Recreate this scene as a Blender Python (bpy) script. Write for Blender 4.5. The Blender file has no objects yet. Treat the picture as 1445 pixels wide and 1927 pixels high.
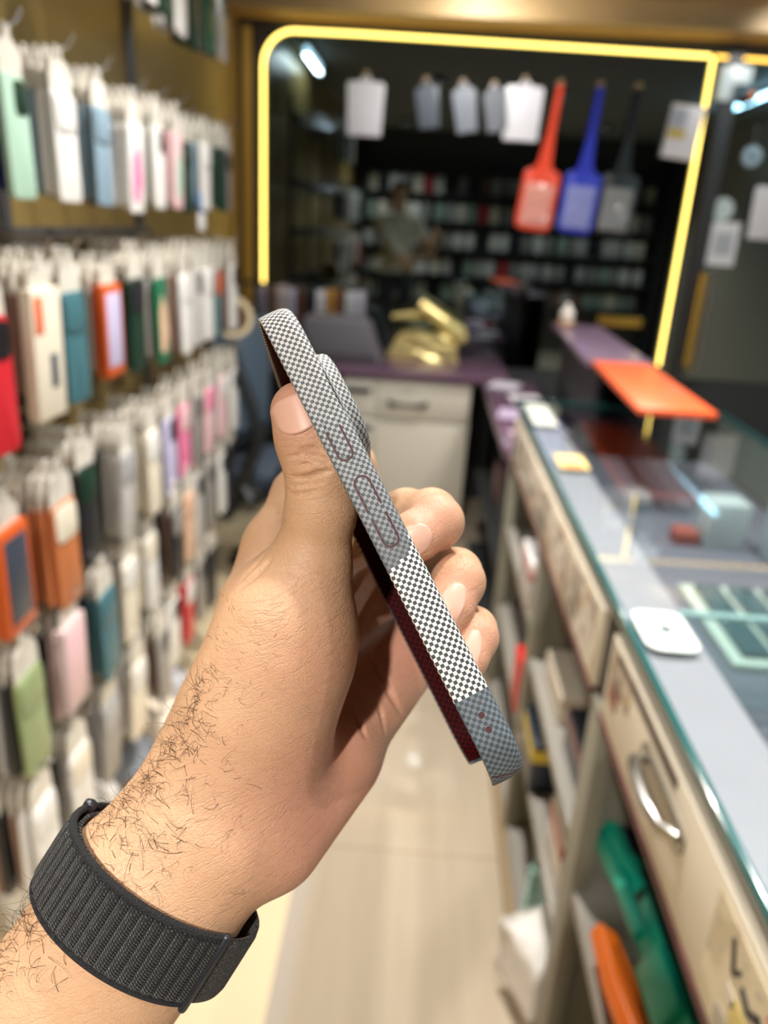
import bpy, bmesh, math, random
import numpy as np
from mathutils import Vector, Matrix
PI = math.pi
random.seed(7)
rng = np.random.default_rng(11)
scene = bpy.context.scene
col = scene.collection

# ------------------------------------------------------------------ camera frame
FPX = 1446.0
CAM_H = 1.40
def _n(a):
    a = np.asarray(a, float); return a / np.linalg.norm(a)
_fw = _n([88.5, -536.5, FPX]); _dn = _n([-226.5, 3861.5, FPX])
_dn = _n(_dn - _fw * (_dn @ _fw)); _rt = np.cross(_dn, _fw)
RC = np.stack([_rt, _fw, -_dn])            # camera (x right, y down, z forward) -> world
ORG = np.array([0, 0, CAM_H])
def cam_to_world(p):                        # millimetres in the camera frame -> metres in the world
    return (np.asarray(p, float) / 1000.0) @ RC.T + ORG

# ------------------------------------------------------------------ helpers
def link(o, parent=None):
    col.objects.link(o)
    if parent is not None:
        o.parent = parent
    return o
def tag(o, label=None, cat=None, group=None, kind=None):
    if label: o['label'] = label
    if cat: o['category'] = cat
    if group: o['group'] = group
    if kind: o['kind'] = kind
    return o
def empty(name, loc=(0, 0, 0), rz=0.0, label=None, cat=None, group=None):
    o = bpy.data.objects.new(name, None)
    o.empty_display_size = 0.05
    o.location = loc; o.rotation_euler = (0, 0, rz)
    link(o)
    return tag(o, label, cat, group)
def mesh_obj(name, verts, faces, mat=None, parent=None, smooth=False):
    me = bpy.data.meshes.new(name)
    me.from_pydata([tuple(v) for v in verts], [], [tuple(f) for f in faces])
    me.update()
    if mat is not None:
        for m in (mat if isinstance(mat, (list, tuple)) else [mat]):
            me.materials.append(m)
    if smooth:
        me.shade_smooth()
    return link(bpy.data.objects.new(name, me), parent)
class MB:
    """collects shapes into ONE mesh"""
    def __init__(s): s.bm = bmesh.new(); s.mi = 0
    def _mark(s, faces):
        for f in faces: f.material_index = s.mi
    def box(s, x0, x1, y0, y1, z0, z1, bev=0.0, seg=2):
        vs = [s.bm.verts.new((x, y, z)) for x in (x0, x1) for y in (y0, y1) for z in (z0, z1)]
        q = [(0, 1, 3, 2), (4, 6, 7, 5), (0, 4, 5, 1), (2, 3, 7, 6), (0, 2, 6, 4), (1, 5, 7, 3)]
        fs = [s.bm.faces.new([vs[i] for i in f]) for f in q]
        s._mark(fs)
        if bev > 0:
            es = list({e for f in fs for e in f.edges})
            r = bmesh.ops.bevel(s.bm, geom=es, offset=bev, segments=seg, affect='EDGES', profile=0.5)
            s._mark(r['faces'])
        return s
    def tube(s, pts, r, n=10, closed=False, cap=True):
        pts = [Vector(p) for p in pts]; N = len(pts); rings = []
        rs = r if isinstance(r, (list, tuple)) else [r] * N
        up = None
        for i in range(N):
            a = pts[i - 1] if (i > 0 or closed) else pts[i]
            b = pts[(i + 1) % N] if (i < N - 1 or closed) else pts[i]
            d = (b - a).normalized()
            if up is None:
                up = d.orthogonal().normalized()
            up = (up - d * up.dot(d)).normalized(); sd = d.cross(up)
            rings.append([s.bm.verts.new(pts[i] + (up * math.cos(2 * PI * k / n) + sd * math.sin(2 * PI * k / n)) * rs[i]) for k in range(n)])
        fs = []
        for i in range(N if closed else N - 1):
            A, B = rings[i], rings[(i + 1) % N]
            for k in range(n):
                fs.append(s.bm.faces.new((A[k], A[(k + 1) % n], B[(k + 1) % n], B[k])))
        if cap and not closed:
            fs.append(s.bm.faces.new(rings[0][::-1])); fs.append(s.bm.faces.new(rings[-1]))
        s._mark(fs); return s
    def lathe(s, prof, center=(0, 0, 0), n=24, axis='Z'):
        c = Vector(center); rings = []
        for (r, h) in prof:
            ring = []
            for k in range(n):
                a = 2 * PI * k / n; x, y = r * math.cos(a), r * math.sin(a)
                v = (x, y, h) if axis == 'Z' else ((h, x, y) if axis == 'X' else (x, h, y))
                ring.append(s.bm.verts.new(c + Vector(v)))
            rings.append(ring)
        fs = []
        for A, B in zip(rings, rings[1:]):
            for k in range(n):
                fs.append(s.bm.faces.new((A[k], A[(k + 1) % n], B[(k + 1) % n], B[k])))
        fs.append(s.bm.faces.new(rings[0][::-1])); fs.append(s.bm.faces.new(rings[-1]))
        s._mark(fs); return s
    def prism(s, poly, h0, h1, axis='X', bev=0.0):
        """poly: 2D outline; extruded along axis. X: (y,z) Y: (x,z) Z: (x,y)"""
        def P(a, b, h):
            return {'X': (h, a, b), 'Y': (a, h, b), 'Z': (a, b, h)}[axis]
        A = [s.bm.verts.new(P(a, b, h0)) for a, b in poly]; B = [s.bm.verts.new(P(a, b, h1)) for a, b in poly]
        n = len(poly)
        fs = [s.bm.faces.new(A[::-1]), s.bm.faces.new(B)]
        cap = list(fs)
        for k in range(n):
            fs.append(s.bm.faces.new((A[k], A[(k + 1) % n], B[(k + 1) % n], B[k])))
        s._mark(fs)
        if bev > 0:
            es = list({e for f in cap for e in f.edges})
            r = bmesh.ops.bevel(s.bm, geom=es, offset=bev, segments=2, affect='EDGES', profile=0.5)
            s._mark(r['faces'])
        return s
    def build(s, name, mat=None, parent=None, smooth=True):
        bmesh.ops.recalc_face_normals(s.bm, faces=s.bm.faces)
        me = bpy.data.meshes.new(name)
        s.bm.to_mesh(me); s.bm.free()
        if mat is not None:
            for m in (mat if isinstance(mat, (list, tuple)) else [mat]):
                me.materials.append(m)
        if smooth:
            me.shade_smooth()
            me.set_sharp_from_angle(angle=math.radians(38))
        return link(bpy.data.objects.new(name, me), parent)
def rrect(a0, a1, b0, b1, r, n=5):
    pts = []
    for cx, cy, s in ((a1 - r, b1 - r, 0), (a0 + r, b1 - r, 90), (a0 + r, b0 + r, 180), (a1 - r, b0 + r, 270)):
        for k in range(n + 1):
            a = math.radians(s + 90 * k / n); pts.append((cx + r * math.cos(a), cy + r * math.sin(a)))
    return pts
def srgb(r, g, b):
    f = lambda c: ((c / 255) / 12.92 if c / 255 <= 0.04045 else (((c / 255) + 0.055) / 1.055) ** 2.4)
    return (f(r), f(g), f(b), 1.0)

# ------------------------------------------------------------------ materials
def new_mat(name):
    m = bpy.data.materials.new(name); m.use_nodes = True
    nt = m.node_tree; nt.nodes.clear()
    out = nt.nodes.new('ShaderNodeOutputMaterial')
    return m, nt, out
def plain(name, c, rough=0.5, metal=0.0, spec=0.5, coat=0.0, bump=0.0, bscale=60.0, vary=0.0):
    m, nt, out = new_mat(name)
    b = nt.nodes.new('ShaderNodeBsdfPrincipled')
    nt.links.new(b.outputs[0], out.inputs[0])
    b.inputs['Base Color'].default_value = c if len(c) == 4 else (*c, 1)
    b.inputs['Roughness'].default_value = rough; b.inputs['Metallic'].default_value = metal
    b.inputs['Specular IOR Level'].default_value = spec; b.inputs['Coat Weight'].default_value = coat
    if vary > 0 or bump > 0:
        tc = nt.nodes.new('ShaderNodeTexCoord'); no = nt.nodes.new('ShaderNodeTexNoise')
        no.inputs['Scale'].default_value = bscale; no.inputs['Detail'].default_value = 4
        nt.links.new(tc.outputs['Object'], no.inputs['Vector'])
        if vary > 0:
            mr = nt.nodes.new('ShaderNodeMapRange'); mr.inputs[3].default_value = 1 - vary; mr.inputs[4].default_value = 1 + vary
            nt.links.new(no.outputs[0], mr.inputs[0])
            mx = nt.nodes.new('ShaderNodeVectorMath'); mx.operation = 'SCALE'; mx.inputs[0].default_value = c[:3]
            nt.links.new(mr.outputs[0], mx.inputs['Scale']); nt.links.new(mx.outputs[0], b.inputs['Base Color'])
        if bump > 0:
            bp = nt.nodes.new('ShaderNodeBump'); bp.inputs['Strength'].default_value = bump; bp.inputs['Distance'].default_value = 0.002
            nt.links.new(no.outputs[0], bp.inputs['Height']); nt.links.new(bp.outputs[0], b.inputs['Normal'])
    return m
def emit(name, c, s):
    m, nt, out = new_mat(name)
    e = nt.nodes.new('ShaderNodeEmission'); e.inputs[0].default_value = c; e.inputs[1].default_value = s
    nt.links.new(e.outputs[0], out.inputs[0]); return m
def glass(name, tint, refl=0.0, rough=0.0):
    m, nt, out = new_mat(name)
    t = nt.nodes.new('ShaderNodeBsdfTransparent'); t.inputs[0].default_value = (*tint, 1)
    g = nt.nodes.new('ShaderNodeBsdfGlossy'); g.inputs['Roughness'].default_value = rough
    lw = nt.nodes.new('ShaderNodeLayerWeight'); lw.inputs[0].default_value = 0.5      # Schlick reflectance of a thin sheet
    pw = nt.nodes.new('ShaderNodeMath'); pw.operation = 'POWER'; pw.inputs[1].default_value = 5.0
    ad = nt.nodes.new('ShaderNodeMath'); ad.operation = 'MULTIPLY_ADD'; ad.inputs[1].default_value = 0.9; ad.inputs[2].default_value = 0.05 + refl; ad.use_clamp = True
    mx = nt.nodes.new('ShaderNodeMixShader')
    nt.links.new(lw.outputs['Facing'], pw.inputs[0]); nt.links.new(pw.outputs[0], ad.inputs[0]); nt.links.new(ad.outputs[0], mx.inputs[0])
    nt.links.new(t.outputs[0], mx.inputs[1]); nt.links.new(g.outputs[0], mx.inputs[2])
    nt.links.new(mx.outputs[0], out.inputs[0]); return m
class NT:
    """small node-graph builder"""
    def __init__(s, nt): s.nt = nt
    def n(s, t, **kw):
        x = s.nt.nodes.new(t)
        for k, v in kw.items(): setattr(x, k, v)
        return x
    def l(s, a, b): s.nt.links.new(a, b)
    def m(s, op, a, b=None, c=None, clamp=False):
        x = s.n('ShaderNodeMath', operation=op); x.use_clamp = clamp
        for i, v in enumerate((a, b, c)):
            if v is None: continue
            if isinstance(v, (int, float)): x.inputs[i].default_value = v
            else: s.l(v, x.inputs[i])
        return x.outputs[0]
    def mix(s, fac, a, b, blend='MIX'):
        x = s.n('ShaderNodeMix', data_type='RGBA', blend_type=blend)
        for i, v in ((0, fac), (6, a), (7, b)):
            if isinstance(v, (int, float)): x.inputs[i].default_value = v
            elif isinstance(v, tuple): x.inputs[i].default_value = v if len(v) == 4 else (*v, 1)
            else: s.l(v, x.inputs[i])
        return x.outputs[2]
    def noise(s, vec, scale, detail=3, rough=0.5):
        x = s.n('ShaderNodeTexNoise'); x.inputs['Scale'].default_value = scale
        x.inputs['Detail'].default_value = detail; x.inputs['Roughness'].default_value = rough
        if vec is not None: s.l(vec, x.inputs['Vector'])
        return x.outputs[0]

# ------------------------------------------------------------------ camera
cd = bpy.data.cameras.new('camera'); cam = bpy.data.objects.new('camera', cd); col.objects.link(cam)
cam.matrix_world = Matrix(((*[float(v) for v in RC[0] * [1, -1, -1]], 0), (*[float(v) for v in RC[1] * [1, -1, -1]], 0),
                           (*[float(v) for v in RC[2] * [1, -1, -1]], CAM_H), (0, 0, 0, 1)))
cd.sensor_fit = 'VERTICAL'; cd.sensor_height = 36.0; cd.sensor_width = 27.0
cd.lens = FPX / 1927 * 36.0
cd.clip_start = 0.02; cd.clip_end = 60
cd.dof.use_dof = True; cd.dof.focus_distance = 0.213
cd.dof.aperture_fstop = cd.lens / 3.4; cd.dof.aperture_blades = 0
scene.camera = cam
scene.view_settings.view_transform = 'Standard'; scene.view_settings.look = 'None'
scene.view_settings.gamma = 1.0; scene.view_settings.use_curve_mapping = False
scene.view_settings.exposure = 0.12
scene.cycles.max_bounces = 10; scene.cycles.transparent_max_bounces = 12; scene.cycles.glossy_bounces = 5
scene.cycles.caustics_reflective = False; scene.cycles.caustics_refractive = False
scene.cycles.sample_clamp_indirect = 6.0
# ================================================================== the hand (signed distance field -> surface nets)
def px(u, v, d):                            # image direction + depth in mm -> camera-frame mm
    return np.array([(u - 722.5) / FPX * d, (v - 963.5) / FPX * d, d], float)
class Field:
    def __init__(s, lo, hi, h):
        s.lo = np.array(lo, float); s.h = h
        s.n = tuple(int(np.ceil((b - a) / h)) + 1 for a, b in zip(lo, hi))
        s.ax = [np.arange(s.n[i], dtype=np.float32) * h + s.lo[i] for i in range(3)]
    def blank(s): return np.full(s.n, 12.0, np.float32)
    def win(s, pts, m):
        pts = np.asarray(pts); a = np.floor((pts.min(0) - m - s.lo) / s.h).astype(int); b = np.ceil((pts.max(0) + m - s.lo) / s.h).astype(int) + 1
        return tuple(slice(max(0, min(a[i], s.n[i])), max(0, min(b[i], s.n[i]))) for i in range(3))
    def capsule(s, F, a, b, ra, rb, k=0.0, flat=None, sub=False):
        """round cone a-b, blended into F; flat = (axis vector, squash>1); sub carves instead"""
        a = np.asarray(a, float); b = np.asarray(b, float)
        w = s.win([a, b], max(ra, rb) + k + 8.0)
        if any(x.stop <= x.start for x in w): return
        X = s.ax[0][w[0]][:, None, None] - a[0]; Y = s.ax[1][w[1]][None, :, None] - a[1]; Z = s.ax[2][w[2]][None, None, :] - a[2]
        ba = b - a; L2 = max(ba @ ba, 1e-9)
        t = np.clip((X * ba[0] + Y * ba[1] + Z * ba[2]) / L2, 0, 1)
        dx = X - t * ba[0]; dy = Y - t * ba[1]; dz = Z - t * ba[2]
        if flat is not None:
            n, q = flat; n = _n(n); c = (dx * n[0] + dy * n[1] + dz * n[2]) * (q - 1)
            dx = dx + c * n[0]; dy = dy + c * n[1]; dz = dz + c * n[2]
        d = (np.sqrt(dx * dx + dy * dy + dz * dz) - (ra + (rb - ra) * t)).astype(np.float32)
        f = F[w]
        if sub:
            d = -d
            h = np.clip(0.5 - 0.5 * (f - d) / k, 0, 1) if k > 0 else None
            F[w] = np.maximum(f, d) if k <= 0 else f + (d - f) * h + k * h * (1 - h)
        else:
            F[w] = np.minimum(f, d) if k <= 0 else smin(f, d, k)
    def chain(s, F, pts, k=3.0, flat=None):
        for (a, ra), (b, rb) in zip(pts, pts[1:]): s.capsule(F, a, b, ra, rb, k, flat)
def smin(a, b, k):
    h = np.clip(0.5 + 0.5 * (b - a) / k, 0, 1)
    return b + (a - b) * h - k * h * (1 - h)
def surface_nets(F, lo, h):
    n = F.shape; S = F < 0
    c = [(i, j, k) for i in (0, 1) for j in (0, 1) for k in (0, 1)]
    sl = lambda i, j, k: (slice(i, n[0] - 1 + i), slice(j, n[1] - 1 + j), slice(k, n[2] - 1 + k))
    cnt = sum(S[sl(*q)].astype(np.int8) for q in c)
    act = (cnt > 0) & (cnt < 8)
    I = np.argwhere(act); idx = np.full(act.shape, -1, np.int64); idx[act] = np.arange(len(I))
    acc = np.zeros((len(I), 3)); num = np.zeros(len(I))
    for p in range(8):
        for ax in range(3):
            if c[p][ax] == 1: continue
            q = list(c[p]); q[ax] = 1
            a = F[I[:, 0] + c[p][0], I[:, 1] + c[p][1], I[:, 2] + c[p][2]].astype(float)
            b = F[I[:, 0] + q[0], I[:, 1] + q[1], I[:, 2] + q[2]].astype(float)
            m = (a < 0) != (b < 0); t = np.where(m, a / np.where(m, a - b, 1), 0)
            P = np.tile(np.array(c[p], float), (len(I), 1)); P[:, ax] = t
            acc[m] += P[m]; num[m] += 1
    V = (I + acc / num[:, None]) * h + np.asarray(lo)
    Q = []
    for ax in range(3):
        o = [x for x in range(3) if x != ax]
        A = [slice(None)] * 3; B = [slice(None)] * 3; A[ax] = slice(0, n[ax] - 1); B[ax] = slice(1, n[ax])
        for x in o: A[x] = slice(1, n[x] - 1); B[x] = slice(1, n[x] - 1)
        sa = S[tuple(A)]; e = np.argwhere(sa != S[tuple(B)])
        off = np.zeros(3, int); off[o[0]] = 1; off[o[1]] = 1; e0 = e + off
        u = np.zeros(3, int); u[o[0]] = 1; w = np.zeros(3, int); w[o[1]] = 1
        g = lambda z: idx[z[:, 0], z[:, 1], z[:, 2]]
        quad = np.stack([g(e0 - u - w), g(e0 - w), g(e0), g(e0 - u)], 1)
        fl = sa[e[:, 0], e[:, 1], e[:, 2]]
        if ax == 1: fl = ~fl
        quad[~fl] = quad[~fl][:, ::-1]
        Q.append(quad)
    Q = np.concatenate(Q); return V, Q[(Q >= 0).all(1)]
def smooth_mesh(V, Q, it, lam=0.5):
    E = np.concatenate([Q[:, [0, 1]], Q[:, [1, 2]], Q[:, [2, 3]], Q[:, [3, 0]]])
    deg = np.bincount(E.ravel(), minlength=len(V)).astype(float)[:, None]
    for _ in range(it):
        for l in (lam, -lam * 1.04):
            s = np.zeros_like(V)
            for ax in range(3):
                s[:, ax] = np.bincount(E[:, 0], V[E[:, 1], ax], len(V)) + np.bincount(E[:, 1], V[E[:, 0], ax], len(V))
            V = V + l * (s / deg - V)
    return V

ZC = np.array([0, 0, 1.0])
fd = Field((-190, -60, 178), (62, 205, 345), 0.72)
# --- joints, image direction + depth (mm)
ARM0, ARM1 = px(-130, 2262, 231), px(277, 1692, 235)
WRI = px(386, 1560, 238)
PALM = fd.blank()
arm_n = _n(np.cross(np.cross(ARM1 - ARM0, ZC), ARM1 - ARM0))
fd.capsule(PALM, ARM0, ARM1, 30, 27.5, 0, (arm_n, 1.40))
fd.capsule(PALM, ARM1, WRI, 27.5, 25.0, 6, (arm_n, 1.38))
fd.capsule(PALM, WRI, px(458, 1440, 246), 25, 23.5, 8, (arm_n, 1.4))
# metacarpals
IM, MM, RM, PM = px(516, 1030, 288), px(610, 1055, 303), px(692, 1120, 306), px(778, 1222, 300)
fd.capsule(PALM, px(400, 1450, 244), IM, 15, 11.5, 10)
fd.capsule(PALM, px(430, 1450, 250), MM, 15, 12, 10)
fd.capsule(PALM, px(470, 1500, 252), RM, 15, 12, 10)
fd.capsule(PALM, px(508, 1560, 250), PM, 15.5, 12.5, 10)
fd.capsule(PALM, px(512, 1575, 247), px(630, 1425, 266), 15, 15, 8)
# thenar eminence and thumb
TCM, TMP, TIP1, TTIP = px(440, 1400, 236), px(585, 1060, 234), px(607, 885, 229), px(566, 775, 229)
fd.capsule(PALM, px(438, 1400, 240), px(532, 1165, 236), 18, 18.5, 12)
fd.capsule(PALM, px(480, 1330, 240), px(554, 1180, 238), 18, 16.5, 12)
fd.capsule(PALM, px(490, 1470, 245), px(548, 1250, 240), 15, 16.5, 12)
TH = fd.blank()
fd.capsule(TH, px(530, 1200, 237), TMP, 16.5, 11.3, 8)
fd.capsule(TH, TMP, px(604, 960, 230), 11.3, 9.6, 4)
fd.capsule(TH, px(604, 960, 230), TIP1, 9.6, 10.2, 4)
fd.capsule(TH, TIP1, px(585, 825, 229), 10.0, 9.6, 4)
fd.capsule(TH, px(585, 825, 229), TTIP, 9.6, 8.6, 4)
# web between thumb and index
fd.capsule(PALM, px(480, 1130, 262), px(545, 1060, 258), 10, 8, 12)
HAND = smin(PALM, TH, 7.0)
FING = {
 'index':  [(IM, 10.5), (px(560, 930, 297), 9.6), (px(600, 880, 303), 9.2), (px(664, 876, 308), 8.8), (px(690, 940, 318), 7.8)],
 'middle': [(MM, 11), (px(700, 985, 306), 9.6), (px(764, 968, 279), 9.0), (px(812, 968, 257), 8.3), (px(822, 982, 247), 8.2), (px(780, 1010, 241), 7.6), (px(756, 1030, 239), 6.4)],
 'ring':   [(RM, 11), (px(765, 1080, 308), 9.6), (px(822, 1078, 281), 9.0), (px(858, 1080, 257), 8.3), (px(862, 1095, 246), 8.2), (px(842, 1145, 240), 7.6), (px(832, 1172, 238), 6.4)],
 'pinky':  [(PM, 10.5), (px(815, 1185, 300), 8.8), (px(862, 1180, 275), 8.0), (px(890, 1186, 252), 7.4), (px(892, 1200, 243), 7.2), (px(875, 1240, 238), 6.6), (px(868, 1262, 236), 5.6)],
}
TOTAL = None
for nm, ch in FING.items():
    G = fd.blank(); fd.chain(G, ch, 3.0)
    G = smin(HAND, G, 6.0)
    TOTAL = G if TOTAL is None else smin(TOTAL, G, 0.9)
# creases of the palm, the thumb joint and the wrist (carved grooves)
def crease(pts, r=0.7, k=1.2):
    for a, b in zip(pts, pts[1:]): fd.capsule(TOTAL, a, b, r, r, k, None, True)
hand_lo = fd.lo
def surf(u, v, F=None):
    """first skin point along a viewing direction (used to seat nails, creases, hairs on the skin)"""
    F = TOTAL if F is None else F
    d = np.arange(185, 340, 0.4)
    P = np.stack([(u - 722.5) / FPX * d, (v - 963.5) / FPX * d, d], 1)
    q = (P - fd.lo) / fd.h; i = np.floor(q).astype(int)
    ok = ((i >= 0) & (i < np.array(fd.n) - 1)).all(1)
    i = np.clip(i, 0, np.array(fd.n) - 2); t = q - i
    val = np.zeros(len(d))
    for a in (0, 1):
        for b in (0, 1):
            for c in (0, 1):
                val += F[i[:, 0] + a, i[:, 1] + b, i[:, 2] + c] * np.abs(1 - a - t[:, 0]) * np.abs(1 - b - t[:, 1]) * np.abs(1 - c - t[:, 2])
    val[~ok] = 9
    k = np.argmax(val < 0)
    if val[k] >= 0: return None
    return P[k]
CREASES = [
 ([(549, 860), (566, 855), (595, 857), (618, 868)], .8), ([(549, 897), (566, 900), (583, 899), (599, 892), (622, 886)], .9),
 ([(548, 913), (566, 914), (608, 908)], .6), ([(546, 931), (575, 928), (600, 922)], .5), ([(556, 880), (572, 872), (590, 875)], .5),
 ([(560, 846), (590, 843), (606, 848)], .45),
 ([(702, 1240), (722, 1280), (754, 1342)], 1.0), ([(664, 1325), (672, 1350), (688, 1388)], .8), ([(706, 1310), (718, 1345), (724, 1380)], .5),
 ([(437, 1120), (480, 1082), (512, 1052)], .8), ([(450, 1098), (500, 1040)], .5),
]
_base = TOTAL.copy()
for pts, r in CREASES:
    dense = []
    for (a, b) in zip(pts, pts[1:]):
        n = max(2, int(math.hypot(b[0] - a[0], b[1] - a[1]) / 6))
        dense += [(a[0] + (b[0] - a[0]) * i / n, a[1] + (b[1] - a[1]) * i / n) for i in range(n)]
    dense.append(pts[-1])
    P = [surf(u, v, _base) for u, v in dense]; P = [p for p in P if p is not None]
    m = len(P)
    for i in range(m - 1):
        e = min(1.0, 0.35 + 1.6 * min(i, m - 2 - i) / m)
        crease([P[i], P[i + 1]], r * 1.45 * e, 0.7)
# nail beds: a low fold of skin round three sides of each nail
NAILS = {  # centre, direction to the tip, half length, half width (image px)
 'thumb': ((557, 779), (-.42, -.90), 36, 43), 'middle': ((778, 1018), (-.80, .60), 38, 29),
 'ring': ((850, 1136), (-.40, .92), 42, 24), 'pinky': ((888, 1222), (-.20, .98), 38, 18.5)}
V, Q = surface_nets(TOTAL, fd.lo, fd.h)
V = smooth_mesh(V, Q, 2)
# keep the piece that is inside the frame's reach of the arm
me = bpy.data.meshes.new('person')
me.from_pydata([tuple(p) for p in cam_to_world(V)], [], Q.tolist()); me.update()
bm = bmesh.new(); bm.from_mesh(me); bmesh.ops.recalc_face_normals(bm, faces=bm.faces); bm.to_mesh(me); bm.free()
me.shade_smooth()
def near(P, pts, s):
    w = np.zeros(len(P))
    for q in pts: w = np.maximum(w, np.exp(-((P - q) ** 2).sum(1) / (2 * s * s)))
    return w
pink = np.clip(near(V, [px(620, 1400, 255), px(690, 1280, 275), px(660, 1500, 255), px(580, 1560, 245), px(740, 1240, 285)], 17) * .9
               + near(V, [px(600, 1250, 225), px(560, 1450, 228)], 14) * .45
               + near(V, [px(545, 745, 224), px(560, 775, 222)], 8) * .9
               + near(V, [px(800, 990, 240), px(850, 1130, 236), px(885, 1215, 236)], 10) * .75, 0, 1)
at = me.attributes.new('pink', 'FLOAT', 'POINT'); at.data.foreach_set('value', pink.astype(np.float32))

def skin_material():
    m, nt, out = new_mat('skin'); g = NT(nt)
    b = g.n('ShaderNodeBsdfPrincipled'); g.l(b.outputs[0], out.inputs[0])
    tc = g.n('ShaderNodeTexCoord'); P = tc.outputs['Object']
    a = g.n('ShaderNodeAttribute'); a.attribute_name = 'pink'
    n1 = g.noise(P, 90, 4); n2 = g.noise(P, 420, 3)
    base = g.mix(a.outputs['Fac'], srgb(204, 163, 128), srgb(204, 145, 124))
    base = g.mix(g.m('MULTIPLY', g.m('SUBTRACT', n1, 0.35, clamp=True), 0.55), base, srgb(184, 135, 104))
    base = g.mix(g.m('MULTIPLY', g.m('SUBTRACT', n2, 0.45, clamp=True), 0.5), base, srgb(214, 175, 144))
    g.l(base, b.inputs['Base Color'])
    b.inputs['Roughness'].default_value = 0.48; b.inputs['Specular IOR Level'].default_value = 0.42
    b.inputs['Subsurface Weight'].default_value = 0.22; b.inputs['Subsurface Radius'].default_value = (1, .35, .2); b.inputs['Subsurface Scale'].default_value = 0.003
    # fine skin lines: long folds across the thumb side, a crossing set, pores
    def lines(rot, sc, wid):
        mp = g.n('ShaderNodeMapping'); mp.inputs['Rotation'].default_value = rot; g.l(P, mp.inputs['Vector'])
        ms = g.n('ShaderNodeMapping'); ms.inputs['Scale'].default_value = sc; g.l(mp.outputs[0], ms.inputs['Vector'])
        n = g.noise(ms.outputs[0], 1.0, 3, .55)
        r = g.m('ABSOLUTE', g.m('SUBTRACT', g.m('FRACT', g.m('MULTIPLY', n, 5.0)), .5))
        return g.m('SUBTRACT', 1.0, g.m('DIVIDE', r, wid, clamp=True), clamp=True)
    l1 = lines((0, .36, 0), (55, 70, 330), .13); l2 = lines((0, -.75, 0), (75, 80, 420), .11)
    vo = g.n('ShaderNodeTexVoronoi', feature='DISTANCE_TO_EDGE'); vo.inputs['Scale'].default_value = 1000; g.l(P, vo.inputs['Vector'])
    pat = g.noise(P, 38, 2)
    l1 = g.m('MULTIPLY', l1, g.m('MULTIPLY', g.m('SUBTRACT', pat, .25, clamp=True), 1.7, clamp=True))
    h = g.m('SUBTRACT', g.m('MULTIPLY', g.m('MINIMUM', vo.outputs[0], 0.25), 1.3), g.m('ADD', g.m('MULTIPLY', l1, 1.1), g.m('MULTIPLY', l2, .4)))
    h = g.m('ADD', h, g.m('MULTIPLY', g.noise(P, 300, 3), 0.6))
    base2 = g.mix(g.m('MULTIPLY', l1, .2), base, srgb(150, 92, 66)); g.l(base2, b.inputs['Base Color'])
    bp = g.n('ShaderNodeBump'); bp.inputs['Strength'].default_value = 0.52; bp.inputs['Distance'].default_value = 0.0003
    g.l(h, bp.inputs['Height']); g.l(bp.outputs[0], b.inputs['Normal'])
    return m
SKIN = skin_material()
me.materials.append(SKIN)
person = link(bpy.data.objects.new('person', me))
tag(person, 'left hand and hairy forearm of a person holding up the checkered phone case edge-on', 'person')

# ---- nails
NAILM = plain('nail', srgb(222, 174, 154), 0.38, spec=0.4, coat=0.1)
def make_nail(key):
    (cu, cv), (ax, ay), hl, hw = NAILS[key]
    n = math.hypot(ax, ay); ax, ay = ax / n, ay / n; bx, by = -ay, ax
    N, M = 15, 13; grid = []; pts = []; us = []
    for i in range(N):
        for j in range(M):
            s, t = -1 + 2 * i / (N - 1), -1 + 2 * j / (M - 1)
            # square -> rounded plate (tip end rounder than the cuticle end)
            k = 3.2 if s > 0 else 2.6
            ss = s * (1 - 0.42 * abs(t) ** k * (1 if s < 0 else .75)); tt = t * (1 - 0.12 * max(0, -s) ** 3)
            u = cu + ax * hl * ss + bx * hw * tt; v = cv + ay * hl * ss + by * hw * tt
            us.append((s, t, u, v)); pts.append(surf(u, v, _base))
    A = []; Z = []
    for (s, t, u, v), p in zip(us, pts):
        if p is not None and abs(t) < .9: A.append([1, s, t, s * s, t * t, s * t, t ** 4, s * t * t]); Z.append(p[2])
    co = np.linalg.lstsq(np.array(A), np.array(Z), rcond=None)[0]
    top = []
    for (s, t, u, v) in us:
        z = float(np.array([1, s, t, s * s, t * t, s * t, t ** 4, s * t * t]) @ co)
        top.append(px(u, v, z - 0.45 + 0.35 * (abs(t) ** 4)))
    bot = [p * (1 + 0.9 / p[2]) for p in top]
    Vn = [cam_to_world(p) for p in top + bot]; F = []; o = N * M
    for i in range(N - 1):
        for j in range(M - 1):
            a = i * M + j; F.append((a, a + 1, a + M + 1, a + M)); F.append((o + a, o + a + M, o + a + M + 1, o + a + 1))
    for i in range(N - 1):
        for j in (0, M - 1):
            a = i * M + j; F.append((a, a + M, o + a + M, o + a))
    for j in range(M - 1):
        for i in (0, N - 1):
            a = i * M + j; F.append((a, o + a, o + a + 1, a + 1))
    ob = mesh_obj('fingernail' if key != 'thumb' else 'thumbnail', Vn, F, NAILM, person, smooth=True)
    bmn = bmesh.new(); bmn.from_mesh(ob.data); bmesh.ops.recalc_face_normals(bmn, faces=bmn.faces); bmn.to_mesh(ob.data); bmn.free()
    return ob
for key in NAILS: make_nail(key)
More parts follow.
